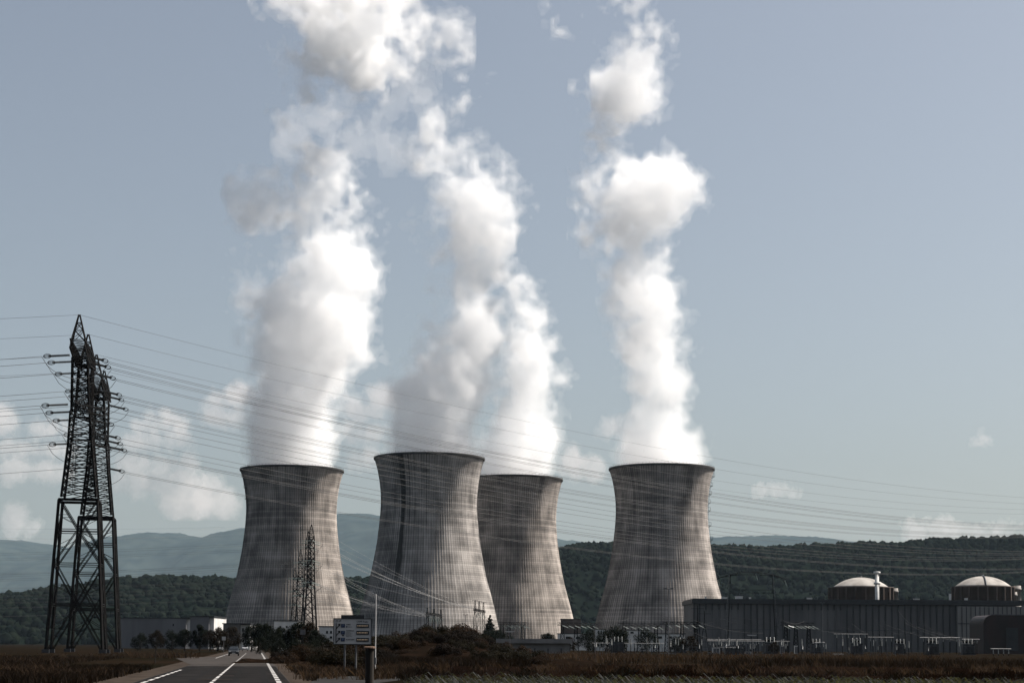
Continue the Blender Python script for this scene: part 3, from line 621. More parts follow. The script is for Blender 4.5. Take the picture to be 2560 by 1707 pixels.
# ------------------------------------------------------------------ small pylons in front of the left tower
def small_pylon(apex, Y, label, gap):
    a = P(*apex, Y); H = a.z; root = empty('lattice_pylon', (a.x, a.y, 0), R(8), label, 'pylon', 'small lattice pylons in front of the left tower')
    w0 = H * .062
    bd = MB(); z0, z1, z2 = 0, H * .5, H * .9
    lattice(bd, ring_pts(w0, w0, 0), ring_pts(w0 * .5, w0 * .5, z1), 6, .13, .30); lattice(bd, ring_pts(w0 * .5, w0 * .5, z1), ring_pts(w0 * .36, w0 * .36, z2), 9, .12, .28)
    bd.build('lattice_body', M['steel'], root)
    sp = MB(); lattice(sp, ring_pts(w0 * .36, w0 * .36, z2), ring_pts(.12, .12, H), 3, .07, .15); sp.build('peak', M['steel'], root)
    ends = []
    for lv, z in enumerate((H * .86, H * .70, H * .53)):
        for sg in (-1, 1):
            L = 6.5 if lv != 1 else 8.5; cm = MB(); tip = Vector((0, sg * L, z + .2)); s = w0 * .42
            for sx in (-1, 1): cm.bar((sx * s, sg * s, z), tip, .12); cm.bar((sx * s, sg * s, z + 2.2), tip, .10)
            for k in range(4):
                t = k / 4; cm.bar(Vector((-s, sg * s, z)).lerp(tip, t), Vector((s, sg * s, z + 2.2)).lerp(tip, t + .2), .06); cm.bar(Vector((s, sg * s, z)).lerp(tip, t), Vector((-s, sg * s, z)).lerp(tip, t + .2), .06)
            cm.build('crossarm', M['steel'], root)
            el = insulator(root, tip + Vector((-.3, 0, -.1)), Vector((-1, 0, -.04)), 3.4, M['glass_ins'], False)
            er = insulator(root, tip + Vector((.3, 0, -.1)), Vector((1, .1, -.3)), 3.4, M['glass_ins'], False)
            jumper(root, el, er, 2.6); ends.append((el, er))
    rm = Matrix.Rotation(R(8), 4, 'Z'); off = Vector((a.x, a.y, 0))
    return root, [(rm @ l + off, rm @ r + off) for l, r in ends], a
SP = [small_pylon((779, 1311), 640, 'tallest small lattice pylon, nearest in front of the left tower', 0),
      small_pylon((771, 1328), 685, 'small lattice pylon half hidden just behind the tallest small one', 0),
      small_pylon((752, 1373), 790, 'third small lattice pylon, left of the tallest small one', 0),
      small_pylon((738, 1418), 900, 'lowest and farthest small lattice pylon, left of the other three', 0)]
glint_wire = mat('glint_toned_aluminium_wire', (.28, .27, .26), .6, (.42, .41, .40), scale=.3, spec=.3)  # sun glint on these wires is put into the pale base colour
gantry_t = [P(1066 + i * 6.5, 1535 + (i % 3) * 4, 640 + i * 4) for i in range(8)] + [P(1176 + i * 7, 1524 - i * 1.2, 700 + i * 3) for i in range(5)]
for k, (root, ends, a) in enumerate(SP):
    for i, (l, r) in enumerate(ends):
        who = ('tallest small pylon', 'second small pylon', 'third small pylon', 'farthest small pylon')[k]; lev = ('top', 'middle', 'bottom')[i // 2]; sd = ('near', 'far')[i % 2]
        q = l + Vector((-560, 60, 6 if i < 2 else 2))
        wire(l, q, 9, .03, 'conductor strung left from the %s end of the %s arm, %s' % (sd, lev, who), 'conductors strung left from the small pylons')
        if k < 3:
            t = gantry_t[(8 + (i + k) % 5) if i < 2 else (i - 2 + k * 2) % 8]
            wire(r, t, 2.0, .034, 'conductor dropping right from the %s end of the %s arm, %s' % (sd, lev, who), 'conductors dropping from the small pylons to the substation', m=glint_wire)
    if k < 2: wire(a, a + Vector((-560, 60, 4)), 7, .02, 'thin earth wire strung left from the peak of the %s' % ('tallest small pylon', 'second small pylon')[k], 'earth wires on the small pylons', m=glint_wire)
    if k < 2: wire(a, gantry_t[9 + k], 1.5, .022, 'thin earth wire dropping right from the peak of the %s' % ('tallest small pylon', 'second small pylon')[k], 'earth wires on the small pylons', m=glint_wire)
# a far line passing left of the towers above the ridge
for i, y in enumerate((1319, 1343)):
    a, b = P(-60, y + 1, 1500), P(560, y - 2, 1700)
    wire(a, b, 1.5, .05, ('upper', 'lower')[i] + ' faint far wire just above the blue ridge behind the big pylons', 'far wires above the ridge')
# ------------------------------------------------------------------ turbine hall
def W2(px, Y): return GX(px, Y).x
HY = 800.0
x0, x1 = W2(1733, HY), W2(2560, HY); xs_ = W2(2391, HY); Hh = ZAT(2100, 1500, HY)
hall = empty('turbine_hall', ((x0 + x1) / 2, HY, 0), 0, 'long grey ribbed turbine hall with a black roof band, below the two domes', 'industrial hall')
ox = (x0 + x1) / 2
clad = mat('grey_steel_cladding', (.065, .063, .064), .6, (.105, .102, .1), scale=.15, stretch=(1, 1, .2))
clad2 = mat('light_grey_cladding', (.15, .145, .135), .6, (.19, .185, .175), scale=.2, stretch=(1, 1, .2))
MB().box(((x0 + xs_) / 2 - ox, 22, (Hh - 2) / 2), (xs_ - x0, 44, Hh - 2)).build('wall', clad, hall)
MB().box(((xs_ + x1) / 2 - ox, 20.5, (Hh - 2.6) / 2), (x1 - xs_ - .1, 46, Hh - 2.6)).build('annex_wall', clad2, hall)
MB().box((0, 21.7, Hh - 1), (x1 - x0 + 1.6, 46.5, 2.0)).box((0, 21.7, Hh + .25), (x1 - x0 + .4, 45, .5)).build('roof_band', M['dark'], hall)
sp = (xs_ - x0) / 41.0
for k in range(42):
    long_ = k < 2 or 8 <= k < 16 or k >= 24; xx = x0 + k * sp - ox + (.4 if k == 0 else 0); hgt = Hh - 2.05 if long_ else 2.9
    MB().box((xx, -.22, Hh - 2.05 - hgt / 2), (.55 if long_ else .6, .44, hgt)).build('pilaster', M['dark'], hall)
    if not long_: MB().box((xx, -.06, (Hh - 5) / 2), (.14, .12, Hh - 5)).build('wall_joint', mat('grey_seam', (.05, .05, .055), .6) if k == 2 else bpy.data.materials['grey_seam'], hall)
for k in range(1, 15):
    xx = xs_ + k * (x1 - xs_) / 15 - ox; MB().box((xx, -2.65, (Hh - 2.6) / 2), (.3, .3, Hh - 2.7)).build('annex_rib', M['dark'], hall)
MB().box(((xs_ + x1) / 2 - ox, -2.7, Hh * .56), (x1 - xs_ - .2, .3, .35)).build('annex_rail', M['dark'], hall)
MB().box(((x0 + xs_) / 2 - ox, -.05, Hh * .42), (xs_ - x0 - 1, .1, .22)).build('wall_rail', bpy.data.materials['grey_seam'], hall)
rng = random.Random(4)
for px, w, h in ((1768, 3, 1.0), (1815, 14, .9), (1852, 18, 1.4), (1880, 4, .9), (2030, 12, .8), (2300, 14, .7), (2385, 3, 3.2), (2425, 6, 1.2)):
    MB().box((W2(px, HY) - ox, 6, Hh + .5 + h / 2), (w * .2 * 1.0, 2.2, h)).box((W2(px, HY) - ox, 6, Hh + .5 + h + .06), (w * .2 * 1.1, 2.5, .12)).build('roof_vent', M['white'], hall)
for k in range(26):
    xx = x0 - ox + 4 + k * (x1 - x0 - 8) / 25; MB().bar((xx, .2, Hh + .5), (xx, .2, Hh + 1.6), .045).build('rail_post', M['steel'], hall)
MB().bar((x0 - ox + 4, .2, Hh + 1.6), (x1 - ox - 4, .2, Hh + 1.6), .04).bar((x0 - ox + 4, .2, Hh + 1.1), (x1 - ox - 4, .2, Hh + 1.1), .03).build('roof_rail', M['steel'], hall)
for k in (6, 19, 31): MB().box((x0 - ox + (k + .5) * sp, -.08, 2.6), (sp * .8, .16, 5.2)).build('roller_door', M['galv'], hall)
for k in (4, 13, 22, 35): MB().bar((x0 - ox + (k + .3) * sp, -.16, 0), (x0 - ox + (k + .3) * sp, -.16, Hh - 2.1), .1, None, 8).build('downpipe', M['galv'], hall)
# ------------------------------------------------------------------ reactor buildings
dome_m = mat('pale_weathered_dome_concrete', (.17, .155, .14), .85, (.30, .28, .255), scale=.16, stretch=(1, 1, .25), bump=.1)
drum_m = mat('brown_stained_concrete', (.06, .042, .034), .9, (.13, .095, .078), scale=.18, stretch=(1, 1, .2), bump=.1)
def reactor(pxc, Y, half_dome, half_drum, ytop, ybase, label, tail, cables):
    c = GX(pxc, Y); rd, r2 = half_dome / F_PX * Y, half_drum / F_PX * Y; zt, zb = ZAT(pxc, ytop, Y), ZAT(pxc, ybase, Y - rd)
    root = empty('reactor_building', c, 0, label, 'reactor building', 'domed reactor buildings')
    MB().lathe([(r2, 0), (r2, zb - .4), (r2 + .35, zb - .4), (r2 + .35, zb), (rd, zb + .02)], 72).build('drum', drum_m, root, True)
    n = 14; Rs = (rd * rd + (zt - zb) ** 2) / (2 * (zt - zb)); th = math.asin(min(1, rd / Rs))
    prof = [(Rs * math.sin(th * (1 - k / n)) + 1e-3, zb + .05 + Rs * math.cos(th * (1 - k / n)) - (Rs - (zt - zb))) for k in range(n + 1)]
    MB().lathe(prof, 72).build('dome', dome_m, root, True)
    MB().lathe([(.9, zt - .3), (.9, zt + .5), (.6, zt + .9)], 12).build('dome_vent', M['dark'], root)
    for a, w in cables:                        # dark weathered strip / stair over the dome
        s = MB(); v = math.atan2(-c.y, -c.x) + a
        pts = [(r * math.cos(v), r * math.sin(v), z + .25) for r, z in prof]; s.tube(pts, w, 4); s.build('dome_walkway', M['dark'], root)
    for k in range(10):
        t = math.atan2(-c.y, -c.x) + (k - 4.5) * .3; MB().box((r2 * math.cos(t), r2 * math.sin(t), zb * .5), (.8, .8, zb - .5), t).build('buttress', drum_m, root)
    for dx, dy, r, h in tail:
        MB().lathe([(r, 0), (r, h * .6), (r + .25, h * .6), (r + .25, h * .62), (r, h * .62), (r, h * .93), (r + .25, h * .93), (r + .25, h * .96), (r, h * .96), (r, h)], 20, (dx, dy, 0)).build('stair_tower', dome_m, root, True)
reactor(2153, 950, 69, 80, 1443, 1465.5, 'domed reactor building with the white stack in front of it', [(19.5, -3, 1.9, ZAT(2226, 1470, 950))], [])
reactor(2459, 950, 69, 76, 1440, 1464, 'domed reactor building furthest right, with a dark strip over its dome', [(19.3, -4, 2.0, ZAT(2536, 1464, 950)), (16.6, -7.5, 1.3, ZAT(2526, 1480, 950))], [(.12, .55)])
c = GX(2194, 905); zt = ZAT(2194, 1428, 905)
st = empty('vent_stack', c, 0, 'slim white vent stack standing in front of the left dome', 'stack')
MB().lathe([(1.25, 0), (1.12, zt)], 24).build('shaft', M['white'], st, True)
for z in (zt - 1.2, zt - 7.2): MB().lathe([(1.16, z - .2), (1.9, z), (1.9, z + 1.1), (1.16, z + 1.2)], 20).build('collar', M['white'], st, True)
MB().bar((1.2, -1.0, 0), (1.15, -.9, zt - 1), .08).bar((.8, -1.2, 0), (.75, -1.1, zt - 1), .08).build('ladder', M['dark'], st)

# dark red rounded steel store at the right edge
c = GX(2512, 600); w, h = 21.0, ZAT(2512, 1538, 600)
rs = empty('red_store', c, 0, 'dark red steel store with rounded roof shoulders at the right edge, before the hall', 'store building')
redm = mat('dark_oxide_red_steel', (.008, .003, .0025), .6, (.018, .005, .004), scale=.4, stretch=(1, 1, .3))
outl = [(-w / 2, 0), (-w / 2, h - 3.2)] + [(-w / 2 + 3.2 - 3.2 * math.cos(t), h - 3.2 + 3.2 * math.sin(t)) for t in np.linspace(.2, math.pi / 2, 7)] + [(w / 2 - 3.2 + 3.2 * math.sin(t), h - 3.2 + 3.2 * math.cos(t)) for t in np.linspace(0, math.pi / 2 - .2, 7)] + [(w / 2, h - 3.2), (w / 2, 0)]
n = len(outl); b = MB(); b.add([(x, y, z) for y in (-9, 9) for x, z in outl], [tuple(range(n)), tuple(range(2 * n - 1, n - 1, -1))] + [(i, n + i, n + (i + 1) % n, (i + 1) % n) for i in range(n)]); b.build('body', redm, rs)
MB().box((0, -9.1, h * .38), (4.4, .18, h * .6)).build('door', M['dark'], rs)
MB().box((-1, -8.6, h + .16), (w * .62, .5, .3)).build('roof_edge', M['galv'], rs)
MB().box((6.5, -9.15, h * .35), (3.4, .2, 3.0)).build('wall_panel', drum_m, rs)

# ------------------------------------------------------------------ buildings on the left
def block(name, pxl, pxr, ytop, Y, depth, label, wall_m, side_m=None, side_w=0, windows=(), group=None, roof=True):
    a, b = GX(pxl, Y), GX(pxr, Y); h = ZAT((pxl + pxr) / 2, ytop, Y); cx = (a.x + b.x) / 2; w = b.x - a.x
    root = empty(name, (cx, Y, 0), 0, label, 'building', group)
    MB().box((0, depth / 2, h / 2), (w, depth, h)).build('wall', wall_m, root)
    if side_w:                                 # end wall, its sunlit look put into the white colour
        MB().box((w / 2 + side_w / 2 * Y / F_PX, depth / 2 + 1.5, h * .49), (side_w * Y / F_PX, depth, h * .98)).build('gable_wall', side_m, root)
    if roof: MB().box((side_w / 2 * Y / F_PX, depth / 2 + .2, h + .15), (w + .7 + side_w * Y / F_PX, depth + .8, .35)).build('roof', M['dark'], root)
    for px, py, wp, hp in windows:
        x = GX(px, Y).x - cx; z = ZAT(px, py, Y); off = 1.5 if x > w / 2 else 0
        f = MB().box((x, off - .03, z), (wp / F_PX * Y, .1, hp / F_PX * Y)).build('window', M['glass'], root)
        MB().box((x, off - .06, z - hp / F_PX * Y / 2 - .08), (wp / F_PX * Y + .2, .2, .12)).build('sill', M['galv'], f)
    return root
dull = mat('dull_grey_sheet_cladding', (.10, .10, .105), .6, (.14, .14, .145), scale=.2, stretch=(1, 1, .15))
dull2 = mat('shade_toned_beige_render', (.09, .085, .08), .85, (.13, .12, .11), scale=.2)  # front wall colour carries the dimness of the shaded side
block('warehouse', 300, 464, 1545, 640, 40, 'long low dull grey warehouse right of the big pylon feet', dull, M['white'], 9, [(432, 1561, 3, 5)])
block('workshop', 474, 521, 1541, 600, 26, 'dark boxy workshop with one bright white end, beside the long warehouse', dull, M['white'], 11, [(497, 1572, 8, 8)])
block('office_block', 557, 599, 1559, 560, 18, 'office block with an end coloured sunlit white and dark windows, left of the road trees', dull2, M['white'], 24, [(605, 1573, 5, 8), (615, 1573, 4, 8), (605, 1587, 5, 7), (614, 1588, 5, 7), (575, 1575, 5, 6)])
block('white_annex', 684, 741, 1552, 620, 12, 'white building showing in pieces through the tops of the road trees', M['white'], None, 0, [(700, 1566, 5, 5), (716, 1566, 5, 5)])
block('white_house', 797, 836, 1566, 560, 12, 'small white building with dark windows just left of the parking sign', M['white'], None, 0, [(817, 1579, 5, 6), (827, 1579, 5, 6), (827, 1592, 6, 5)])
block('substation_cabin', 1261, 1424, 1606, 400, 9, 'low grey flat roofed cabin with an overhanging fascia, right of the bushy mound', mat('grey_fibre_cement', (.13, .125, .12), .8, (.18, .172, .165), scale=.4, stretch=(1, 1, .1)), None, 0)
cab = [o for o in S.collection.objects if o.name == 'substation_cabin'][0]
a_, b_ = GX(1240, 400), GX(1430, 400); zc = ZAT(1340, 1606, 400)
MB().box(((a_.x + b_.x) / 2 - cab.location.x, 4.0, zc + .45), (b_.x - a_.x, 10.4, 1.1)).build('fascia', bpy.data.materials['grey_fibre_cement'], cab)
for px in (1305, 1337, 1370, 1403): MB().box((GX(px, 398.6).x - cab.location.x, -1.3, .65), (.3, .3, 1.3)).lathe([(.2, 1.3), (.05, 1.42)], 8, (GX(px, 398.6).x - cab.location.x, -1.3, 0)).build('guard_post', M['dark'], cab)
block('switch_house', 1403, 1452, 1547, 980, 14, 'dark blocky switch house at the foot of the half hidden tower', drum_m, None, 0)
block('service_shed', 1395, 1480, 1584, 760, 8, 'pale low service shed behind the round tree, at the half hidden tower', M['offwhite'], None, 0, [(1420, 1593, 12, 6), (1445, 1593, 10, 6)])
block('white_plant_room', 1490, 1512, 1573, 700, 6, 'small white plant room with dark panels, left of the dark hedge', M['white'], None, 0, [(1496, 1579, 3, 7), (1503, 1579, 3, 7)])
block('pump_house', 1566, 1624, 1575, 690, 7, 'white pump house half hidden by the dark hedge before the right tower', M['white'], None, 0, [(1580, 1580, 8, 4), (1605, 1580, 8, 4)])
block('filter_house', 1628, 1712, 1584, 650, 7, 'low white filter house with pipes in front, left of the turbine hall', M['white'], None, 0, [(1650, 1592, 10, 5), (1675, 1592, 9, 5), (1700, 1592, 8, 5)])
for i, (px, py, w, h, Y, lab) in enumerate(((1790, 1622, 18, 9, 430, 'pale cabinet left of the dark round roofed shelter'), (1779, 1636, 20, 9, 410, 'rusty brown cabinet below the pale one'), (1870, 1634, 14, 12, 410, 'pale cabinet right of the dark round roofed shelter'), (1955, 1622, 9, 20, 430, 'tall white cabinet right of the portal pylon foot'), (1990, 1622, 8, 18, 430, 'second tall white cabinet right of the portal pylon foot'), (1670, 1637, 34, 9, 410, 'long low grey cabinet behind the fence near the floodlight mast'))):
    c = GX(px, Y); zt = ZAT(px, py - h / 2, Y); ww = w / F_PX * Y
    e = empty('switch_cabinet', c, 0, lab, 'cabinet', 'cabinets in the substation')
    mm = drum_m if 'rusty' in lab else M['offwhite'] if 'white' not in lab else M['white']
    MB().box((0, 0, zt / 2 + .1), (ww, 1.2, zt - .2)).build('body', mm, e); MB().box((0, 0, zt + .06), (ww + .2, 1.4, .12)).build('cap', M['galv'], e)
    MB().box((-ww * .22, -.62, zt * .5), (ww * .38, .06, zt * .75)).box((ww * .22, -.62, zt * .5), (ww * .38, .06, zt * .75)).build('door', M['galv'], e)
c = GX(1836, 405); sh = empty('round_shelter', c, 0, 'dark round roofed shelter among the substation cabinets', 'shelter')
arc = [(2.6 * math.cos(t), 1.6 + .9 * math.sin(t)) for t in np.linspace(0, math.pi, 13)]; n = 13
MB().add([(x, y, z) for y in (-1.6, 1.6) for x, z in arc] + [(x, y, z - .12) for y in (-1.6, 1.6) for x, z in arc], [(i, i + 1, n + i + 1, n + i) for i in range(n - 1)] + [(2 * n + i, 3 * n + i, 3 * n + i + 1, 2 * n + i + 1) for i in range(n - 1)] + [(i, 2 * n + i, 2 * n + i + 1, i + 1) for i in range(n - 1)]).build('roof', M['dark'], sh)
MB().box((0, .4, .8), (4.8, 2.2, 1.6)).build('body', M['dark'], sh)

# ------------------------------------------------------------------ substation
def gantry(pxs, Ys, ytop, ycross, n_str, label, spikes=True, beam_over=2.0, tilt=-1):
    Y = sum(Ys) / len(Ys); pts = [GX(p, y) for p, y in zip(pxs, Ys)]; o = pts[0].copy()
    root = empty('line_gantry', o, 0, label, 'gantry', 'steel gantries of the substation'); zc = ZAT(pxs[0], ycross, Ys[0]); zt = ZAT(pxs[0], ytop, Ys[0])
    for p in pts:
        q = p - o; c = MB(); lo, hi = ring_pts(.95, .5, 0), ring_pts(.4, .35, zc)
        lattice(c, [v + q for v in lo], [v + q for v in hi], 7, .07, .15)
        if spikes and zt > zc + 1: lattice(c, [v + q for v in ring_pts(.35, .35, zc)], [v + q for v in ring_pts(.18, .18, zt)], 4, .05, .10); c.bar(q + Vector((-1.3, 0, zt)), q + Vector((1.3, 0, zt + .1)), .09)
        c.build('column', M['steel'], root)
    d = (pts[-1] - pts[0]); L = d.length; d = d.normalized() if L > .1 else Vector((1, 0, 0)); a, b = -d * beam_over, d * (L + beam_over); up = Vector((0, 0, zc)); bm = MB()
    s = d.cross(Vector((0, 0, 1)))
    for e in (s * .4, s * -.4):
        bm.bar(a + up + e, b + up + e, .11); bm.bar(a + up + e + Vector((0, 0, .9)), b + up + e + Vector((0, 0, .9)), .11)
    nb = max(4, int((L + 2 * beam_over) / 1.2))
    for k in range(nb):
        p, q = a.lerp(b, k / nb) + up, a.lerp(b, (k + 1) / nb) + up; h = Vector((0, 0, .9)) * (k % 2); g_ = Vector((0, 0, .9)) * ((k + 1) % 2)
        bm.bar(p + s * .4 + h, q + s * .4 + g_, .06); bm.bar(p - s * .4 + h, q - s * .4 + g_, .06)
    bm.build('beam', M['steel'], root)
    for k in range(n_str):
        p = a.lerp(b, (k + .5) / n_str) + up
        for sg in ((1,) if abs(d.x) > .7 else (-1, 1)):
            v = Vector((.8, -.5, -.42 + rng.uniform(-.12, .12))) if abs(d.x) > .7 else Vector((sg * .85 * abs(s.y) + d.x * .2, -.5 * sg if abs(d.x) > .7 else sg * .1, -.34 + rng.uniform(-.1, .1))); insulator(root, p + v.normalized() * .3, v, 2.4, M['glass_ins'], False, .14)
    return root
gantry([1068, 1084, 1101], [640, 655, 670], 1519, 1536, 8, 'low gantry left of the tall three column gantry, bristling with pale insulators')
gantry([1187, 1197, 1208], [690, 705, 722], 1500, 1526, 4, 'tall three column gantry in front of the half hidden tower', beam_over=5)
gantry([1255, 1272, 1306], [560, 565, 570], 1558, 1560, 6, 'low gantry in front of the foot of the half hidden tower', False)
gantry([1406, 1440, 1478], [560, 565, 570], 1560, 1562, 6, 'low gantry before the dark switch house', False)
gantry([1560, 1600, 1640], [560, 562, 565], 1562, 1564, 6, 'long low gantry across the foot of the right tower', False)
gantry([1668, 1705, 1740], [560, 561, 562], 1560, 1560, 5, 'low gantry between the right tower and the turbine hall', False)
gantry([1965, 1990, 2022], [560, 562, 564], 1562, 1562, 8, 'low gantry in front of the middle of the turbine hall', False)

def a_frame(px, ytop, yarm, Y, label):
    c = GX(px, Y); zt = ZAT(px, ytop, Y); root = empty('a_frame_mast', c, 0, label, 'mast', 'dark A-frame masts before the turbine hall')
    for sx in (-1, 1): MB().bar((sx * 1.7, 0, 0), (sx * .25, 0, zt * .62), .22, .18).build('leg', M['steel'], root)
    MB().bar((0, 0, zt * .6), (0, 0, zt), .26, .16).build('mast', M['steel'], root)
    br = MB()
    for k in range(1, 5): z = zt * .62 * k / 5; x = 1.7 - (1.45) * k / 5; br.bar((-x, 0, z), (x, 0, z), .07)
    br.bar((-2.4, 0, zt * .93), (2.4, 0, zt * .93), .07); br.build('brace', M['steel'], root)
    return root
a_frame(1744, 1512, 1530, 600, 'left A-frame mast before the left end of the turbine hall'); a_frame(1761, 1526, 1530, 600, 'right A-frame mast before the left end of the turbine hall')
# portal pylon
c = (GX(1822, 600) + GX(1936, 600)) / 2; po = empty('portal_pylon', c, 0, 'portal pylon on two slim splayed legs with a drooping crossbar, before the turbine hall', 'pylon')
zt = ZAT(1880, 1436, 600); hw = (GX(1936, 600).x - GX(1822, 600).x) / 2
for sx in (-1, 1):
    for dx in (-.6, .9): MB().bar((sx * (hw + 1.2) + dx * sx, 0, 0), (sx * (hw - .6) + .25 * dx * sx, 0, zt), .24, .15).build('leg', M['galv'] if dx > 0 else M['steel'], po)
br = MB()
for sx in (-1, 1):
    for k in range(1, 9): z = zt * k / 9; br.bar((sx * (hw + 1.2 - 1.8 * k / 9) - .6 * sx * (1 - k / 12), 0, z), (sx * (hw + 1.2 - 1.8 * k / 9) + .9 * sx * (1 - k / 12), 0, z), .06)
zm = ZAT(1880, 1474, 600)
for z in (zm, zm - 1.2): br.bar((-hw + .2, 0, z), (hw - .2, 0, z), .11)
for k in range(12): x0_, x1_ = -hw + 2 * hw * k / 12, -hw + 2 * hw * (k + 1) / 12; br.bar((x0_, 0, zm - 1.2 * (k % 2)), (x1_, 0, zm - 1.2 * ((k + 1) % 2)), .06)
br.build('crossbrace', M['steel'], po)
tb = MB(); cur = lambda x: zt + 1.0 - 2.6 * (x / (hw + 4.5)) ** 2; xs2 = np.linspace(-hw - 4.5, hw + 4.5, 25)
tb.tube([(x, 0, cur(x)) for x in xs2], .12); tb.tube([(x, 0, cur(x) - 1.1 * (1 - abs(x) / (hw + 4.6))) for x in xs2], .12)
for k in range(24): tb.bar((xs2[k], 0, cur(xs2[k])), (xs2[k + 1], 0, cur(xs2[k + 1]) - 1.1 * (1 - abs(xs2[k + 1]) / (hw + 4.6))), .05)
tb.build('crossarm', M['steel'], po)
for sx in (-1, 1): MB().bar((sx * (hw - .4), 0, zt), (sx * (hw + 2.2), 0, zt + 1.9), .08).build('horn', M['steel'], po)
for x in (-hw - 4.0, 1.6, hw + 4.0): insulator(po, Vector((x, 0, cur(x) - .6)), Vector((.35, 0, -1)), 2.2, M['glass_ins'], False)

def lamp_post(px, ytop, Y, label, head, cat='lamp post', group='lamp posts in and around the substation'):
    c = GX(px, Y); zt = ZAT(px, ytop, Y); root = empty('lamp_post', c, 0, label, cat, group)
    MB().bar((0, 0, 0), (0, 0, zt), .09, .055, 8).build('pole', M['galv'], root)
    if head == 'flat': MB().box((0, 0, zt + .05), (1.75, .5, .1)).box((0, 0, zt - .06), (1.3, .36, .1)).build('lamp_head', M['white'], root)
    else:
        for sx in (-1, 1): MB().box((sx * .45, 0, zt + .03), (.5, .3, .14)).bar((0, 0, zt - .1), (sx * .3, 0, zt), .04).build('lamp_head', M['galv'], root)
lamp_post(1671, 1471, 225, 'tall slim floodlight mast with two heads, in front of the right tower', 'twin')
lamp_post(1274, 1578, 300, 'lamp post with a flat white head, above the low grey cabin', 'flat')
lamp_post(1880, 1587, 300, 'lamp post with a flat white head, in front of the turbine hall', 'flat')
lamp_post(1163, 1536, 420, 'small dark lamp post with a forked head, above the brown bush', 'twin')
lamp_post(1488, 1560, 330, 'thin grey post with small twin heads, left of the dark hedge', 'twin')
lamp_post(2057, 1506, 480, 'thin dark lamp post at the middle of the turbine hall wall', 'twin')

# busbars on post insulators, equipment
rng = random.Random(12)
bus_m = mat('bright_aluminium_tube', (.18, .18, .175), .5, (.32, .31, .3), scale=.7, spec=.4)
def busbar(pxa, pxb, py, Y, label, n, r=.09):
    a, b = GX(pxa, Y), GX(pxb, Y); z = ZAT((pxa + pxb) / 2, py, Y); root = empty('busbar', a, 0, label, 'busbar', 'busbars of the substation'); L = b.x - a.x
    MB().bar((0, 0, z), (L, 0, z), r, None, 8).build('tube', bus_m, root)
    for k in range(n):
        x = L * (k + .5) / n; s = MB().bar((x, 0, 0), (x, 0, z - 1.3), .1).build('support', M['steel'], root); p = MB()
        for j in range(5): p.lathe([(.08, z - 1.3 + j * .25), (.17, z - 1.22 + j * .25), (.08, z - 1.06 + j * .25)], 8, (x, 0, 0))
        p.build('post_insulator', M['porc_grey'], root)
busbar(1480, 1662, 1607, 470, 'long white busbar left of the floodlight mast', 14)
busbar(1768, 1903, 1598, 520, 'upper bright busbar along the foot of the turbine hall', 10, .13)
busbar(1768, 1912, 1601.5, 500, 'lower bright busbar along the foot of the turbine hall', 10, .13)
busbar(1912, 1975, 1602, 500, 'short busbar at the foot of the portal pylon', 5)
busbar(2085, 2170, 1584, 560, 'thin busbar at the middle of the hall foot', 6); busbar(2170, 2235, 1592, 540, 'bright busbar right of the middle of the hall foot', 5, .12)
busbar(2300, 2400, 1593, 520, 'bright busbar near the right end of the hall foot', 6, .14); busbar(2405, 2450, 1597, 520, 'short bright busbar before the dark red store', 3, .12)
busbar(2477, 2528, 1621, 420, 'bright busbar low before the dark red store', 4, .12); busbar(1780, 1840, 1617, 430, 'low busbar above the pale cabinet', 5, .07); busbar(2082, 2110, 1634, 400, 'short low bright rail near the middle of the substation', 3, .07)
busbar(2037, 2062, 1605, 480, 'short bright busbar beside the thin dark lamp post', 3, .15)
proto = None
spots = [(rng.uniform(1480, 2420), rng.uniform(380, 540)) for _ in range(70)]
for i, (px, Y) in enumerate(spots):
    if proto is None:
        proto = empty('post_insulator', GX(px, Y), 0, 'grey ribbed post insulator on a thin steel stand in the substation', 'insulator', 'post insulators standing in the substation')
        MB().lathe([(.25, 0), (.25, .12), (.09, .14), (.08, 2.1)], 6).build('stand', M['steel'], proto); p = MB()
        for j in range(6): p.lathe([(.09, 2.1 + j * .24), (.2, 2.17 + j * .24), (.09, 2.33 + j * .24)], 8)
        p.build('insulator', M['porc_grey'], proto); MB().lathe([(.12, 3.54), (.22, 3.56), (.22, 3.68), (.1, 3.74)], 10).build('terminal', M['galv'], proto); km = kid_map(proto)
    else:
        c = copy_tree(proto, km); c.location = GX(px, Y); c.scale = (1, 1, rng.uniform(.55, 1.25)); c.rotation_euler.z = rng.uniform(0, 3)
# transformers and slack connections
for i, (px, Y) in enumerate(((1545, 470), (1700, 500), (1925, 455), (2040, 520), (2140, 470), (2250, 500), (2330, 460), (2420, 480))):
    tf = empty('transformer', GX(px, Y), rng.uniform(-.1, .1), 'dark power transformer with radiators, number %s counted from the left in the substation' % ('one', 'two', 'three', 'four', 'five', 'six', 'seven', 'eight')[i], 'transformer', 'transformers of the substation')
    MB().box((0, 0, 1.75), (3.4, 2.2, 2.9)).box((0, 0, .2), (4, 2.8, .4)).build('tank', M['dark'], tf)
    rd2 = MB()
    for k in range(9): rd2.box((-1.5 + k * .375, -1.45, 1.6), (.08, .7, 2.3))
    rd2.build('radiator', M['galv'], tf); MB().bar((-1.4, .3, 3.9), (.9, .3, 3.9), .38, None, 14).build('conservator', M['steel'], tf)
    for k in range(3):
        b3 = MB()
        for j in range(7): b3.lathe([(.09, 3.2 + j * .22), (.2, 3.27 + j * .22), (.09, 3.42 + j * .22)], 8, (-1.1 + k * 1.1, -.4, 0))
        b3.build('bushing', M['porc_grey'], tf)
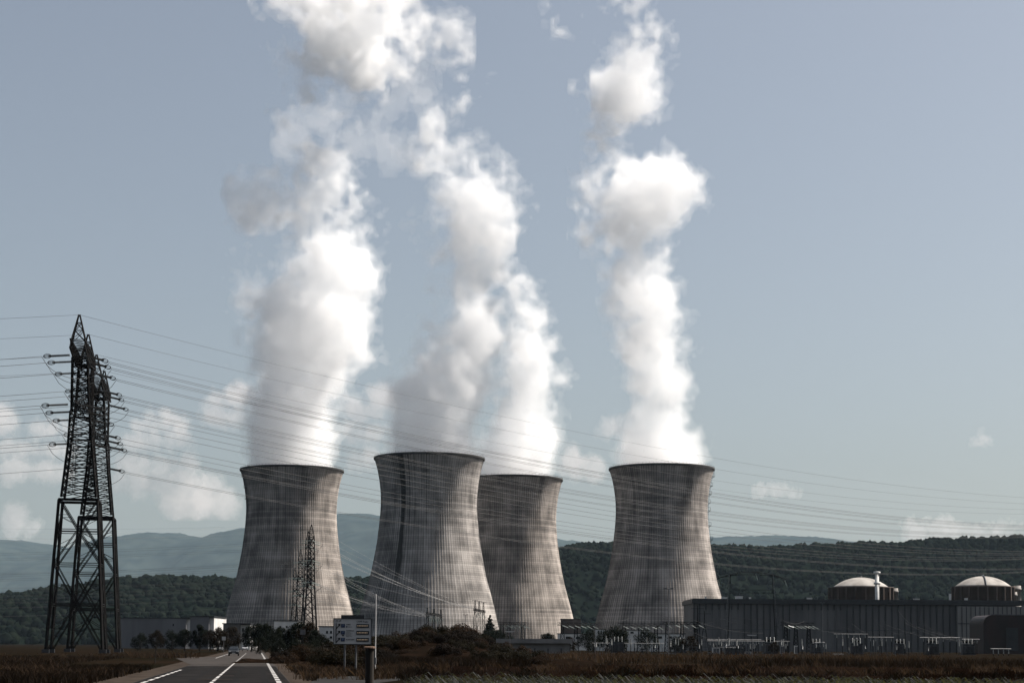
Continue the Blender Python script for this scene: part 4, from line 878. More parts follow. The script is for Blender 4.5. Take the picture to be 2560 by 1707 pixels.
for i in range(26):
    pa_, pb_ = rng.uniform(1240, 2300), rng.uniform(60, 190); Y = rng.uniform(430, 570); h1, h2 = rng.uniform(8, 13), rng.uniform(3, 12)
    a, b = GX(pa_, Y) + Vector((0, 0, h1)), GX(min(2420, pa_ + pb_), Y + rng.uniform(-15, 15)) + Vector((0, 0, h2))
    wire(a, b, rng.uniform(.5, 1.4), .028, 'thin slack connecting wire over the substation', 'slack wires over the substation', n=14, m=M['wire'])
# perimeter fence
a, b = GX(1486, 372), GX(2300, 372); fe = empty('perimeter_fence', a, 0, 'grey wire mesh fence with pale cranked posts in front of the substation', 'fence'); L = b.x - a.x; n = 40
for k in range(n + 1): x = L * k / n; MB().bar((x, 0, 0), (x, 0, 2.2), .05).bar((x, 0, 2.2), (x, -.35, 2.55), .045).build('post', M['galv'], fe)
pn = MB()
for k in range(14): z = .15 + k * .15; pn.bar((0, 0, z), (L, 0, z), .006)
for k in range(int(L / .35)): pn.bar((k * .35, 0, .05), (k * .35, 0, 2.15), .007)
pn.build('mesh_panel', M['galv'], fe)
# ------------------------------------------------------------------ road
RD = G(641.6 + 0.0, 1640) - G(529, 1706); RD = Vector((ray(641, 1610).x, ray(641, 1610).y, 0)).normalized(); RN = Vector((RD.y, -RD.x, 0))
C0 = G(529, 1706); C0 -= RD * C0.dot(RD)
wl, wr = (G(366, 1703) - C0).dot(RN), (G(699, 1704) - C0).dot(RN)
def rp(s, o, z=0.0): p = C0 + RD * s + RN * o; return (p.x, p.y, z)
def strip(name, s0, s1, o0, o1, z, m, kind='structure', n=1):
    vs, fs = [], []
    for k in range(n + 1): s = s0 + (s1 - s0) * k / n; vs += [rp(s, o0, z), rp(s, o1, z)]
    for k in range(n): fs.append((2 * k, 2 * k + 1, 2 * k + 3, 2 * k + 2))
    return tag(mesh(name, vs, fs, m), kind=kind)
def sheet(name, pts, z, m, kind='structure'): return tag(mesh(name, [(p[0], p[1], z) for p in pts], [tuple(range(len(pts)))], m), kind=kind)
strip('verge', -20, 420, wl - 2.2, wr + 1.6, .006, M['gravel'])
strip('road', -60, 560, wl - .5, wr + .5, .012, M['asphalt'])
sb = G(600, 1664.5).dot(RD) - C0.dot(RD)
strip('road_resurfaced', -60, sb, wl - .42, wr + .45, .018, M['fresh'])
# side road joining from the left, pull-off on the right, grey footpath
sheet('side_road', [G(440, 1645), G(480, 1641.5), G(590, 1641.5), G(610, 1650), G(560, 1663), G(490, 1666)], .016, M['asphalt'])
sheet('gravel_pull_off', [G(684, 1663), G(797, 1662), G(800, 1668), G(780, 1673), G(690, 1675)], .010, M['gravel'])
path_m = mat('grey_footpath', (.016, .0155, .0155), .95, (.028, .027, .026), scale=.8, bump=.1, spec=.02)
sheet('footpath', [G(803, 1693), G(905, 1688), G(1000, 1687.5), G(1000, 1700), G(905, 1712), G(760, 1712)], .014, path_m)
sheet('footpath', [G(972, 1671), G(1018, 1673), G(1030, 1684), G(1010, 1690), G(988, 1688)], .018, path_m)
mk = MB(); 
def dash(s0, s1, o, w, z=.024):
    mk.add([rp(s0, o - w / 2, z), rp(s0, o + w / 2, z), rp(s1, o + w / 2, z), rp(s1, o - w / 2, z)], [(0, 1, 2, 3)])
for k in range(60):
    s = 60 + k * 5.0
    if s < 112 or s > 205: dash(s, s + 3.4, wl + .02 + (max(0, 106 - s) * -.0), .2)
    if s < 350: dash(s + 1, s + 4.3, wr - .05, .24)
for k in range(40):
    s = 58 + k * 7.0; dash(s, s + (5.6 if s < 160 else 3.2), 0.0, .16)
tag(mk.build('road_markings', M['paint']), kind='structure')
ck = MB(); rng = random.Random(8)
for s, o0, o1 in ((82, -.9, .9), (93, -.9, .8), (106, -.8, .9), (132, -3, .4)): 
    ck.add([rp(s, o0, .029), rp(s, o1, .029), rp(s + .55, o1, .029), rp(s + .5, o0, .029)], [(0, 1, 2, 3)])
tag(ck.build('pale_road_patches', M['gravel']), kind='structure')
tr = MB()
for s, w, o0, o1 in ((118, .9, -3.6, 3.4), (141, 1.6, -5, 3.2), (146, .7, -1.5, 3.1), (168, 1.2, 0, 3.3), (176, .8, -3, 3.2), (200, 2.5, -3, 3.3)):
    pts = [(s + rng.uniform(-.3, .3), o) for o in np.linspace(o0, o1, 7)]; vs = [rp(a, o, .021) for a, o in pts] + [rp(a + w * rng.uniform(.5, 1.2), o, .021) for a, o in pts]
    tr.add(vs, [(i, i + 1, 8 + i, 7 + i) for i in range(6)])
tag(tr.build('tar_repairs', M['tar']), kind='structure')
for o in (-2.6, -1.1, 1.0, 2.5): strip('tyre_track', 60, sb - 1, o - .16, o + .16, .0205, mat('tyre_darkened_asphalt', (.007, .0068, .0068), .95, (.011, .0105, .0105), scale=.5, spec=.02))

# ------------------------------------------------------------------ oncoming car
def car(s, off, label, body_m, face=True, group=None):
    p = C0 + RD * s + RN * off; hd = math.atan2(RD.y, RD.x) + (math.pi if face else 0)
    root = empty('car', (p.x, p.y, .012), hd, label, 'car', group)
    prof = [(-2.05, .30), (-2.1, .75), (-1.95, .92), (-1.55, 1.40), (-.9, 1.47), (.1, 1.45), (.95, .98), (1.85, .86), (2.08, .66), (2.1, .30)]
    n = len(prof); wds = [.80, .84, .84, .62, .60, .60, .80, .80, .80, .78]
    vs = [(x, sg * w, z) for sg in (-1, 1) for (x, z), w in zip(prof, wds)]
    fs = [tuple(range(n)), tuple(range(2 * n - 1, n - 1, -1))] + [(i, n + i, n + (i + 1) % n, (i + 1) % n) for i in range(n)]
    b = MB().add(vs, fs).build('body', body_m, root); bv = b.modifiers.new('b', 'BEVEL'); bv.width = .07; bv.segments = 3; bv.limit_method = 'ANGLE'
    MB().add([(.90, -.69, 1.03), (.90, .69, 1.03), (.20, .56, 1.425), (.20, -.56, 1.425)], [(0, 1, 2, 3)]).build('windscreen', M['glass'], root).location = (.03, 0, .03)
    MB().add([(-1.9, -.7, .98), (-1.9, .7, .98), (-1.58, .56, 1.38), (-1.58, -.56, 1.38)], [(3, 2, 1, 0)]).build('rear_window', M['glass'], root).location = (-.03, 0, .03)
    for sg in (-1, 1):
        MB().add([(.75, sg * .82, 1.0), (.1, sg * .68, 1.38), (-1.4, sg * .68, 1.36), (-1.75, sg * .84, .98)], [(0, 1, 2, 3)]).build('side_window', M['glass'], root)
        MB().box((2.05, sg * .58, .70), (.14, .34, .16)).build('headlight', M['white'], root)
        MB().box((-2.06, sg * .66, .78), (.1, .24, .18)).build('tail_light', redm, root)
        MB().box((.72, sg * .92, 1.02), (.16, .2, .13)).build('door_mirror', body_m, root)
        for x in (-1.3, 1.32):
            w = MB(); w.bar((x, sg * .62, .31), (x, sg * .83, .31), .31, None, 20); w = w.build('wheel', M['rubber'], root)
            MB().bar((x, sg * .825, .31), (x, sg * .845, .31), .19, None, 12).build('rim', M['galv'], w)
    MB().box((2.1, 0, .55), (.06, .9, .16)).build('grille', M['dark'], root); MB().box((2.13, 0, .42), (.03, .52, .11)).build('number_plate', M['white'], root)
    return root
navy = mat('dark_blue_car_paint', (.006, .008, .011), .45, (.008, .010, .013), spec=.25); silver = mat('silver_car_paint', (.3, .3, .31), .3, (.34, .34, .35), metal=.3)
car(257, (G(587, 1637) - C0).dot(RN), 'dark car coming towards us in the left lane of the road', navy)
car(470, -1.2, 'distant pale car on the road beyond the dark oncoming car', silver)
car(430, -7.5, 'distant silver car parked left of the road beyond the oncoming car', silver)
car(415, 8.0, 'distant white car parked under the trees right of the road', mat('white_car_paint', (.6, .6, .6), .3, (.64, .64, .64)), False)

# ------------------------------------------------------------------ parking sign
sc_ = G(880, 1679); Ys = sc_.y; px2m = lambda p: p / F_PX * Ys * 1.0
hd = R(7); sg = empty('parking_sign', (sc_.x, sc_.y, 0), hd, 'white parking direction sign with three arrows and three amber displays, on two posts', 'road sign')
zt, zb = ZAT(885, 1546.5, Ys), ZAT(885, 1608.5, Ys); Wd = px2m(92); Hd = zt - zb; zc = (zt + zb) / 2
face = mat('off_white_sign_face', (.34, .335, .33), .7, (.42, .41, .4), scale=1.2); ink = mat('black_sign_lettering', (.008, .008, .009), .6)
blue = mat('blue_parking_symbol', (.012, .022, .06), .5); amber = mat('amber_led_digits', (.8, .45, .2), .5, emit=((1.0, .82, .62), .2))
MB().box((0, .06, zc), (Wd, .12, Hd)).build('panel', face, sg)
fr = MB()
for x in (-Wd / 2 - .02, Wd / 2 + .02): fr.box((x, .05, zc), (.05, .18, Hd + .09))
for z in (zb - .025, zt + .025): fr.box((0, .05, z), (Wd - .02, .17, .05))
fr.build('frame', M['dark'], sg)
MB().box((.0, .35, zt + .16), (Wd * .62, .5, .22)).build('rear_box', M['dark'], sg)
for px, w in ((866.5, 4.2), (894.5, 4.2)):
    x = (px - 885) / F_PX * Ys; MB().bar((x, .12, 0), (x, .12, zb + .3), .065, None, 10).build('post', M['galv'], sg)
def uv(u, v): return (-Wd / 2 + u * Wd, zt - v * Hd)       # u,v in 0..1 across the panel
def text(s, u, v, size, m=ink, name='lettering', bold=.003):
    cu = bpy.data.curves.new(name, 'FONT'); cu.body = s; cu.size = size; cu.align_x = 'LEFT'; cu.align_y = 'CENTER'; cu.extrude = .004; cu.offset = bold
    o = bpy.data.objects.new(name, cu); S.collection.objects.link(o); me = bpy.data.meshes.new_from_object(o); bpy.data.objects.remove(o)
    me.materials.clear(); me.materials.append(m); o = bpy.data.objects.new(name, me); S.collection.objects.link(o)
    x, z = uv(u, v); o.location = (x, -.008, z); o.rotation_euler = (R(90), 0, 0); o.parent = sg; return o
def rect(u0, v0, u1, v1, m, name, d=.02, y=None):
    (xa, za), (xb, zb_) = uv(u0, v0), uv(u1, v1); return MB().box(((xa + xb) / 2, -d / 2 if y is None else y, (za + zb_) / 2), (abs(xb - xa), d, abs(za - zb_))).build(name, m, sg)
text('CNPE Bugey', .605, .10, .155, bold=.002)
text('edf', .125, .075, .13, name='operator_mark')
for k in range(8):
    t = math.pi * 2 * k / 8; x, z = uv(.075, .085); MB().box((x + .06 * math.cos(t), -.01, z + .06 * math.sin(t)), (.035, .02, .035)).build('operator_emblem', ink, sg)
rect(.045, .17, .068, 1.0 - .02, ink, 'route_line')
for k, v in enumerate((.27, .55, .83)):
    (xa, za), (xb, zb_) = uv(.055, v + .13), uv(.15, v - .04)
    ar = MB().bar((xa, -.012, za), (xb, -.012, zb_), .045); ar.add([(xb + .06, -.03, zb_ + .07), (xb - .13, -.03, zb_ + .05), (xb + .04, -.03, zb_ - .12), (xb + .06, 0, zb_ + .07), (xb - .13, 0, zb_ + .05), (xb + .04, 0, zb_ - .12)], [(0, 1, 2), (5, 4, 3), (0, 3, 4, 1), (1, 4, 5, 2), (2, 5, 3, 0)])
    ar.build('arrow', ink, sg); q = rect(.19, v - .075, .295, v + .075, blue, 'parking_symbol'); tx = text('P', .222, v, .2, mat('pale_blue_letter', (.10, .14, .22), .5) if k == 0 else bpy.data.materials['pale_blue_letter'], 'letter'); tx.location.y = -.026
    d_ = rect(.605, v - .078, .945, v + .078, M['dark'], 'display', .05)
    for j in range(7):
        u = .63 + j * .0415; (xa, za), (xb, zb_) = uv(u, v - .007), uv(u + .026, v + .007); MB().box(((xa + xb) / 2, -.052, (za + zb_) / 2), (xb - xa, .02, (za - zb_))).build('display_dash', amber, d_)
        d_.children
text('AVMO', .325, .225, .11); text('Visiteurs', .37, .315, .085, bold=.001); rect(.325, .285, .36, .34, blue, 'small_symbol')
text('CONTROLE', .325, .475, .10)
for i, s in enumerate(('Livraisons', 'Entreprises et', 'Formations', 'Rendez vous')): text(s, .325, .535 + i * .052, .075, bold=.0)
MB().box((uv(.245, .67)[0], -.01, uv(.245, .67)[1]), (.16, .02, .05)).box((uv(.245, .65)[0], -.01, uv(.245, .65)[1] + .0), (.09, .02, .05)).build('car_symbol', ink, sg)
text('PLATE 2007', .325, .83, .11)
# thin white rod behind the sign, dark post nearer
p = GX(938, 112); zt2 = ZAT(931, 1484, 112)
rd_ = empty('marker_rod', p, 0, 'thin white rod rising behind the right edge of the parking sign', 'rod')
MB().bar((0, 0, 0), (0, 0, zt2), .042, .032, 8).build('rod', M['offwhite'], rd_); MB().lathe([(.09, .5), (.09, .95)], 8).build('sleeve', M['galv'], rd_)
p = GX(922, 34); zt3 = ZAT(922, 1618, 34)
dp = empty('wooden_post', p, 0, 'thick dark wooden post close in front of the parking sign', 'post')
MB().lathe([(.098, 0), (.092, .6), (.088, zt3 - .03), (.07, zt3)], 14).build('post', M['timber'], dp, False)
MB().lathe([(.128, zt3 - .015), (.128, zt3 + .012), (.10, zt3 + .028)], 14).build('cap', mat('rusty_cap', (.07, .04, .025), .8, (.12, .07, .045), scale=9), dp)
MB().box((.105, -.02, .55), (.03, .06, .09)).build('reflector', M['white'], dp)

# ------------------------------------------------------------------ vegetation
TREE_M = [leaf_mat('dark_green_leaves', (.0025, .004, .003), (.008, .010, .006), .2), leaf_mat('brownish_leaves', (.005, .004, .0025), (.014, .009, .005), .2), leaf_mat('deep_conifer_needles', (.003, .005, .004), (.007, .010, .007), .1)]
def leaf_cloud(rng, centers, n, size, tall=1.0):
    """n small leaf clump quads spread through the clump spheres, denser at their skins"""
    c = np.array([q[:3] for q in centers]); r = np.array([q[3] for q in centers]); k = rng.choice(len(c), n, p=r ** 2 / (r ** 2).sum())
    d = rng.standard_normal((n, 3)); d /= np.linalg.norm(d, axis=1)[:, None]; rad = r[k] * rng.uniform(.35, 1.08, n) ** .6
    p = c[k] + d * rad[:, None]; a = rng.standard_normal((n, 3)); a -= (a * d).sum(1)[:, None] * d * .5; a /= np.linalg.norm(a, axis=1)[:, None]
    b = np.cross(d, a); b /= np.linalg.norm(b, axis=1)[:, None] + 1e-6; s = size * rng.uniform(.5, 1.4, n)[:, None]
    v = np.stack([p - a * s * .5, p + b * s * .35, p + a * s * .6, p - b * s * .35], 1); v[..., 2] = np.maximum(v[..., 2], .03)
    return v.reshape(-1, 3), np.arange(4 * n).reshape(n, 4)
def make_tree(name, H, Wd, kind, seed, n=5200):
    rng = np.random.default_rng(seed); root = empty(name); cs = []; tr = MB()
    tr.tube([(0, 0, -.1), (.05, 0, H * .25), (-.04, .05, H * .5), (.02, 0, H * .8)], .1, 8, [H * .035, H * .026, H * .018, H * .006])
    if kind == 2:
        for i in range(26):
            t = i / 26; z = H * (.08 + .9 * t); r = Wd * .5 * (1 - t) ** .8 + .15; a = i * 2.4
            cs.append((r * .45 * math.cos(a), r * .45 * math.sin(a), z, max(.3, r * .62)))
            tr.bar((0, 0, z), (r * .8 * math.cos(a), r * .8 * math.sin(a), z - .1), H * .006, .01)
    else:
        for i in range(20):
            a = i * 2.4 + rng.uniform(-.4, .4); t = (i + .5) / 20; z = H * (.22 + .68 * t); r = Wd * .5 * math.sin(math.pi * (.18 + .76 * t)) * rng.uniform(.45, 1.0)
            q = (r * math.cos(a), r * math.sin(a), z + rng.uniform(-.06, .06) * H, Wd * rng.uniform(.12, .22)); cs.append(q)
            tr.bar((0, 0, H * (.15 + .45 * t)), q[:3], H * .011, H * .004)
        cs.append((0, 0, H * .9, Wd * .14))
    tr.build('trunk', M['bark'], root); v, f = leaf_cloud(rng, cs, n, H * .038)
    mesh('crown', v, f, TREE_M[kind], root); return root
PROTO = {}
for i, (k, h, w) in enumerate(((0, 8, 6.5), (0, 9, 5.5), (1, 7, 6), (2, 10, 5), (0, 6, 7), (1, 5, 5))):
    p = make_tree('broadleaf_tree' if k < 2 else 'conifer_tree', h, w, k, 40 + i); PROTO[i] = [p, h, w, kid_map(p), False]
rt = random.Random(3)
def plant(i, px, ytop, Y, label, group, cat='tree', wf=1.0):
    p, h, w, km, used = PROTO[i]; o = p if not used else copy_tree(p, km); PROTO[i][4] = True
    g_ = GX(px, Y); H = ZAT(px, ytop, Y); s = H / h; o.location = g_; o.scale = (s * wf, s * wf, s); o.rotation_euler = (0, 0, rt.uniform(0, 6.28)); tag(o, label, cat, group); return o
GT = 'trees along the road'; GL = 'trees on the left before the warehouse'; GS = 'trees and hedges by the substation'
plant(1, 499, 1559, 430, 'pointed dark tree in front of the workshop', GL); plant(0, 462, 1571, 430, 'round dark tree before the gap between warehouse and workshop', GL); plant(4, 430, 1578, 430, 'low dark tree before the right part of the warehouse', GL)
plant(2, 391, 1575, 420, 'brownish tree before the middle of the warehouse', GL); plant(4, 352, 1584, 420, 'low dark tree right of the big pylon feet', GL); plant(5, 525, 1574, 420, 'brownish bushy tree at the white end of the workshop', GL)
plant(2, 545, 1568, 420, 'brown tree left of the office block', GL); plant(5, 577, 1566, 440, 'brown tree before the dim wall of the office block', GL); plant(5, 560, 1592, 430, 'low brown bush at the corner of the side road', GL, 'bush')
for k, (i, px, yt, Y, lab) in enumerate(((0, 628, 1562, 400, 'leftmost dark tree right of the road'), (1, 645, 1556, 380, 'dark tree second from the left of the road clump'), (0, 664, 1557, 360, 'broad dark tree in the middle of the road clump'), (4, 684, 1574, 320, 'low dark tree in front of the white building pieces'),
        (1, 699, 1566, 330, 'dark tree below the feet of the farther small pylons'), (0, 725, 1570, 300, 'dark tree left of the small pylon feet'), (0, 748, 1553, 300, 'tallest dark tree at the feet of the tallest small pylon'), (2, 772, 1556, 290, 'brown tinged tree right of the small pylon feet'),
        (1, 788, 1572, 280, 'dark narrow tree beside the white house'), (4, 806, 1588, 270, 'low round dark tree before the white house'), (4, 650, 1592, 300, 'dark hedge tree at the right roadside'), (4, 700, 1600, 260, 'low dark hedge under the road trees, left part'), (4, 740, 1598, 240, 'low dark hedge under the road trees, middle part'), (4, 775, 1602, 220, 'low dark hedge under the road trees, right part'))):
    plant(i, px, yt, Y, lab, GT)
plant(3, 1224, 1534, 520, 'dark conical tree right of the tall three column gantry', GS, wf=1.1); plant(0, 1247, 1572, 500, 'dark tree at the right foot of the conical tree', GS); plant(4, 1275, 1590, 430, 'low dark bush behind the lamp post above the cabin', GS, 'bush'); plant(4, 1210, 1578, 480, 'dark bush left of the conical tree', GS, 'bush')
plant(0, 1370, 1581, 470, 'round dark tree rising behind the low grey cabin', GS, wf=1.25); plant(2, 1424, 1592, 440, 'brown bush at the right end of the low grey cabin', GS, 'bush'); plant(4, 1470, 1578, 480, 'dark bush left of the white plant room', GS, 'bush')
plant(4, 1530, 1568, 500, 'broad dark hedge right of the white plant room', GS, wf=1.2); plant(0, 1552, 1572, 500, 'dark tree at the right end of the hedge', GS); plant(4, 1618, 1576, 520, 'dark tree before the pump house', GS); plant(5, 1725, 1588, 470, 'brownish bush at the left corner of the turbine hall', GS, 'bush'); plant(4, 1690, 1592, 470, 'dark bush behind the floodlight mast', GS, 'bush')
plant(5, 1935, 1604, 430, 'small reddish bush at the foot of the portal pylon', GS, 'bush')
# bushy mound
mx0, mx1 = GX(840, 190).x, GX(1300, 190).x
nx, ny = 90, 36; xs = np.linspace(mx0 - 6, mx1 + 8, nx); ys = np.linspace(150, 232, ny); xx, yy = np.meshgrid(xs, ys)
crest = np.interp(xs, [GX(a, 195).x for a in (820, 900, 985, 1075, 1165, 1215, 1260, 1320)], [.3, 1.0, 2.0, 2.8, 2.9, 2.0, .7, .2])
zz = crest[None, :] * np.sin(np.clip((yy - 150) / 82, 0, 1) * math.pi) ** .8 + .18 * sample2(NF, xx / 1.2, yy / 1.2) - .05; zz = np.where((yy < 152) | (yy > 230), -.1, zz)
idx = np.arange(nx * ny).reshape(ny, nx)
mo = mesh('earth_mound', np.stack([xx, yy, zz], -1).reshape(-1, 3), np.stack([idx[:-1, :-1], idx[:-1, 1:], idx[1:, 1:], idx[1:, :-1]], -1).reshape(-1, 4), mat('mound_dry_soil', (.004, .003, .002), .97, (.011, .007, .005), scale=.5, bump=.4, spec=.0), smooth=True); tag(mo, kind='structure')
def mound_z(x, y): return float(np.interp(x, xs, crest) * max(0, math.sin(min(1, max(0, (y - 150) / 82)) * math.pi)) ** .8)
SHR = [leaf_mat('dry_brown_scrub', (.005, .0032, .0022), (.026, .016, .010), .25, scale=1.2), leaf_mat('dark_scrub', (.003, .0025, .002), (.009, .006, .004), .2, scale=1.2), leaf_mat('olive_scrub', (.004, .004, .0025), (.014, .011, .006), .2, scale=1.2)]
SP_ = []
for i in range(6):
    rng = np.random.default_rng(70 + i); root = empty('scrub_bush'); cs = [(rng.uniform(-.8, .8), rng.uniform(-.8, .8), rng.uniform(.2, .75), rng.uniform(.3, .6)) for _ in range(9)]
    v, f = leaf_cloud(rng, cs, 3200, .10); mesh('foliage', v, f, SHR[i % 3], root); st = MB()
    for k in range(7): t = k * .9; st.bar((0, 0, 0), (.8 * math.cos(t), .8 * math.sin(t), .8), .025, .01)
    st.build('stems', M['bark'], root); SP_.append([root, kid_map(root), False])
def scrub(i, x, y, z, s, label, group='scrub bushes on the mound'):
    root, km, used = SP_[i]; o = root if not used else copy_tree(root, km); SP_[i][2] = True
    o.location = (x, y, z); o.scale = (s * rt.uniform(.9, 1.3), s * rt.uniform(.9, 1.3), s * rt.uniform(.75, 1.1)); o.rotation_euler = (0, 0, rt.uniform(0, 6.28)); tag(o, label, 'bush', group)
LB = ['dry brown scrub bush among the others on the mound', 'dark scrub bush among the others on the mound', 'olive scrub bush among the others on the mound']
for k in range(150):
    x, y = rt.uniform(mx0 - 2, mx1 + 2), rt.choice((rt.uniform(151, 180), rt.uniform(165, 205))); i = rt.randrange(6); scrub(i, x, y, mound_z(x, y) - .15, rt.uniform(.55, 1.5), LB[i % 3])
p = GX(1162, 196); scrub(0, p.x, p.y, mound_z(p.x, p.y), 2.3, 'rounded rusty brown bush standing on top of the mound, taller than the rest'); o = SP_[0][0]
for k in range(40):
    px = rt.uniform(795, 905); Y = rt.uniform(118, 150); p = GX(px, Y); i = rt.randrange(6); scrub(i, p.x, p.y, -.05, rt.uniform(.6, 1.3), 'dry scrub bush behind the posts of the parking sign', 'scrub bushes behind the parking sign')
for k in range(26):
    px = rt.uniform(700, 860); Y = rt.uniform(150, 215); p = GX(px, Y); i = rt.randrange(6); scrub(i, p.x, p.y, -.05, rt.uniform(.8, 1.5), 'scrub bush under the road trees left of the parking sign', 'scrub bushes under the road trees')

def blades(name, pts, h, w, m, label, seed, lean=.35, cat='grass'):
    rng = np.random.default_rng(seed); n = len(pts); hh = h * rng.uniform(.5, 1.25, n)[:, None]; a = rng.uniform(0, 6.28, n); d = np.stack([np.cos(a), np.sin(a), 0 * a], -1); l = rng.standard_normal((n, 3)) * lean; l[:, 2] = 0
    ww = w * rng.uniform(.6, 1.3, n)[:, None]; up = np.array([0, 0, 1.0]); mid = pts + hh * .55 * up + l * hh * .35; tip = pts + hh * up + l * hh
    v = np.stack([pts - d * ww, pts + d * ww, mid + d * ww * .8, tip, mid - d * ww * .8], 1).reshape(-1, 3); f = np.arange(5 * n).reshape(n, 5)
    return tag(mesh(name, v, f, m), label, cat, kind='stuff')
def field_pts(n, pxa, pxb, Ya, Yb, seed, clump=0.0, z=0):
    rng = np.random.default_rng(seed); Y = 1 / rng.uniform(1 / Yb, 1 / Ya, n); u = rng.uniform(pxa, pxb, n); x = np.array([GX(a, b).x for a, b in zip(u, Y)]) if n < 4000 else (u - CX) / F_PX * Y
    o_ = (x - C0.x) * RN.x + (Y - C0.y) * RN.y; s_ = (x - C0.x) * RD.x + (Y - C0.y) * RD.y
    k = ((o_ < wl - 2.0 - rng.random(n) ** 2 * 1.2) | (o_ > wr + 1.2)) & ~((s_ > 118) & (s_ < 205) & (o_ < wl) & (o_ > wl - 11)); x, Y = x[k], Y[k]
    if clump: k = sample2(NF, x * clump, Y * clump) > -.1; x, Y = x[k], Y[k]
    return np.stack([x, Y, 0 * x + z], -1)
sheet('stubble_strip', [GX(1000, 94), GX(2700, 94), GX(2700, 160), GX(990, 160)], .02, mat('reddish_stubble_soil', (.004, .0024, .0016), .97, (.010, .006, .004), scale=.5, bump=.3, spec=.0, stretch=(.15, 1, 1)))
straw = leaf_mat('dry_straw', (.010, .0066, .0045), (.052, .034, .023), .25, scale=.5); straw2 = leaf_mat('dull_dry_grass', (.0028, .002, .0014), (.016, .0105, .007), .2, scale=.3); green = leaf_mat('dark_verge_grass', (.0025, .0025, .0016), (.008, .006, .0035), .2, scale=.4)
blades('dry_grass', field_pts(12000, 1040, 2350, 150, 225, 1, .25), 1.1, .04, straw, 'fringe of pale dry grass stalks in front of the substation fence', 1)
blades('dry_grass', field_pts(6000, 850, 1330, 138, 156, 2, .2), .8, .035, straw2, 'dull dry grass along the foot of the bushy mound', 2)
blades('dry_grass', field_pts(20000, -60, 470, 70, 260, 3, .08), .42, .03, straw2, 'dry brown grass on the field left of the road', 3)
blades('dry_grass', field_pts(5000, 330, 520, 150, 215, 4, .2), .9, .03, straw, 'paler dry grass at the bend left of the road', 4)
blades('verge_grass', field_pts(7000, 690, 1040, 80, 118, 5, .3), .35, .02, straw2, 'short dry grass around the footpath and the sign posts', 5)
blades('verge_grass', field_pts(6000, 150, 440, 84, 130, 6, .2), .4, .025, green, 'dark verge grass along the left edge of the road', 6)
blades('field_stubble', field_pts(16000, 1020, 2600, 96, 158, 7), .2, .02, leaf_mat('brown_stubble', (.005, .0026, .0016), (.012, .006, .0035), .15), 'reddish brown stubble strip between the corn and the dry grass', 7)
blades('dry_grass', field_pts(11000, 1500, 2600, 152, 230, 8, .2), .8, .035, straw2, 'dull grass before the right part of the substation', 8)
# tall weeds and tussocks breaking up the field edges
def tufts(name, n, pxa, pxb, Ya, Yb, h, m, label, seed):
    rng = np.random.default_rng(seed); c = field_pts(n, pxa, pxb, Ya, Yb, seed); pts = np.concatenate([c + np.stack([rng.normal(0, .28, len(c)), rng.normal(0, .28, len(c)), 0 * c[:, 0]], -1) for _ in range(26)])
    return blades(name, pts, h, .022, m, label, seed + 1, .55)
tufts('weed_tufts', 90, 1000, 2600, 100, 165, .55, straw, 'scattered pale weed tussocks over the stubble strip on the right', 31)
tufts('weed_tufts', 120, 1000, 2600, 60, 150, .5, green, 'dark weed tussocks between the corn and the stubble', 33)
tufts('weed_tufts', 70, 690, 1010, 82, 140, .5, straw, 'pale dry tussocks around the sign posts and footpath', 35)
tufts('weed_tufts', 120, -60, 430, 72, 240, .5, straw, 'pale dry tussocks in the field left of the road', 37)
# corn
rng = np.random.default_rng(21); vs, n_ = [], 0
cv = []
for row in np.arange(38, 55.5, .72):
    for x in np.arange(-6 + .09 * (row - 38), 19, .24):
        if x < GX(1040, row).x + rng.uniform(-.3, .3): continue
        H = rng.uniform(.52, .84); x_, y_ = x + rng.uniform(-.06, .06), row + rng.uniform(-.08, .08)
        cv.append(((x_ - .012, y_, 0), (x_ + .012, y_, 0), (x_ + .006, y_, H), (x_ - .006, y_, H)))
        for k in range(6):
            a = k * math.pi + rng.uniform(-.6, .6); z0 = H * (.25 + .12 * k); L = rng.uniform(.3, .5); d = np.array([math.cos(a), math.sin(a), 0]); s = np.array([-d[1], d[0], 0]) * .035
            b0 = np.array([x_, y_, z0]); b1 = b0 + d * L * .5 + np.array([0, 0, L * .45]); b2 = b0 + d * L + np.array([0, 0, L * .15])
            cv.append((b0 - s * .6, b0 + s * .6, b1 + s, b1 - s)); cv.append((b1 - s, b1 + s, b2 + s * .15, b2 - s * .15))
cv = np.array(cv).reshape(-1, 3)
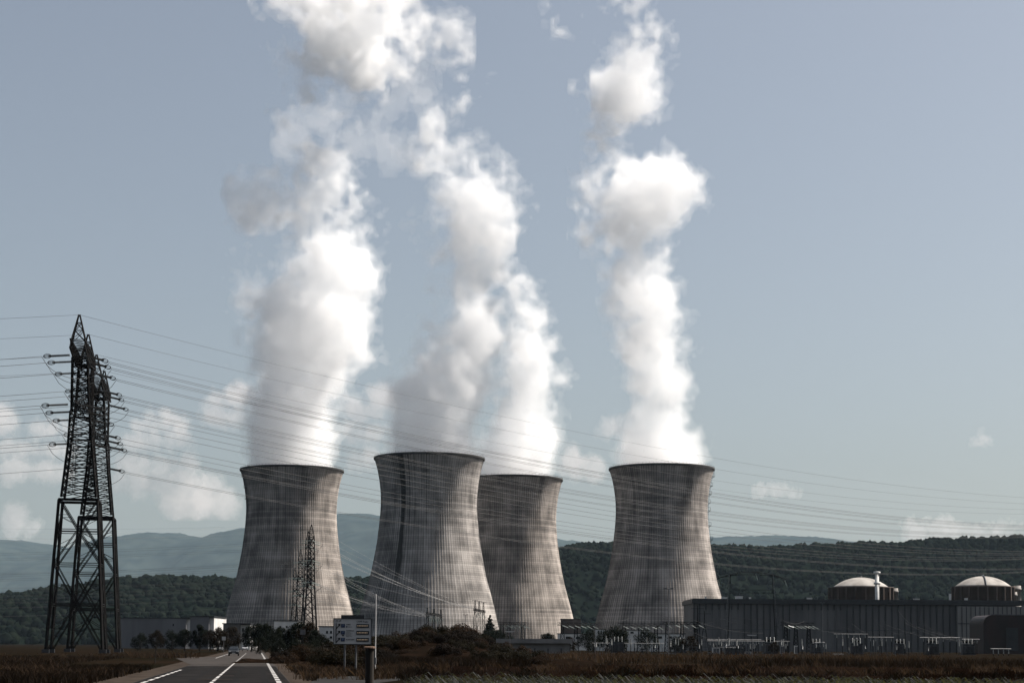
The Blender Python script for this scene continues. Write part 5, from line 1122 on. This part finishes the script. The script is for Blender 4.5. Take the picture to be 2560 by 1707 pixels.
corn_m = leaf_mat('corn_leaves_painted_glints', (.0022, .003, .0012), (.06, .062, .028), .2, .6, 9.0); corn_m.node_tree.nodes['Color Ramp'].color_ramp.elements[0].position = .63; corn_m.node_tree.nodes['Color Ramp'].color_ramp.elements[1].position = .73; corn_m.node_tree.nodes['Principled BSDF'].inputs['Specular IOR Level'].default_value = .15  # pale noise specks in the leaf colour stand in for sun glints
tag(mesh('corn_field', cv, np.arange(len(cv)).reshape(-1, 4), corn_m), 'green corn with glints coloured onto its leaves along the bottom right edge', 'corn', kind='stuff')
# roadside posts
for px, py, h, Y, lab in ((755, 1650, 1.0, 170, 'short pale roadside marker post left of the sign'), (756 + 2, 1655, 0, 0, ''),):
    if not h: continue
    p = GX(px, Y); e = empty('marker_post', p, 0, lab, 'post'); MB().bar((0, 0, 0), (0, 0, h), .06, .05, 8).build('post', M['white'], e); MB().lathe([(.055, h * .7), (.062, h * .72), (.062, h * .85), (.055, h * .87)], 8).build('band', M['dark'], e)
p = GX(756, 190); e = empty('sign_pole', p, 0, 'dark thin pole in front of the road trees', 'pole'); MB().bar((0, 0, 0), (0, 0, 3.6), .05, None, 8).build('pole', M['steel'], e); MB().box((0, -.05, 3.3), (.6, .03, .6)).build('sign_back', M['galv'], e)
p = GX(388, 150); e = empty('wooden_stake', p, 0, 'dark stake in the dry grass left of the road', 'stake'); MB().bar((0, 0, 0), (.03, 0, 1.7), .05, .04, 8).build('stake', M['timber'], e); MB().lathe([(.07, 1.6), (.05, 1.72)], 8).build('tip', M['dark'], e)
p = GX(559, 330); e = empty('road_sign', p, 0, 'small pale square road sign left of the road beyond the junction', 'road sign'); MB().bar((0, 0, 0), (0, 0, 3.2), .05, None, 8).build('pole', M['galv'], e); MB().box((0, -.06, 3.0), (.75, .04, .75)).build('panel', face, e)
# ------------------------------------------------------------------ the air itself
hz = MB().box((0, 12600, 899), (42000, 26000, 1800)).build('haze', vol_mat('pale_air', 1.05e-5, (.64, .84, 1.0), .0))
tag(hz, kind='stuff')
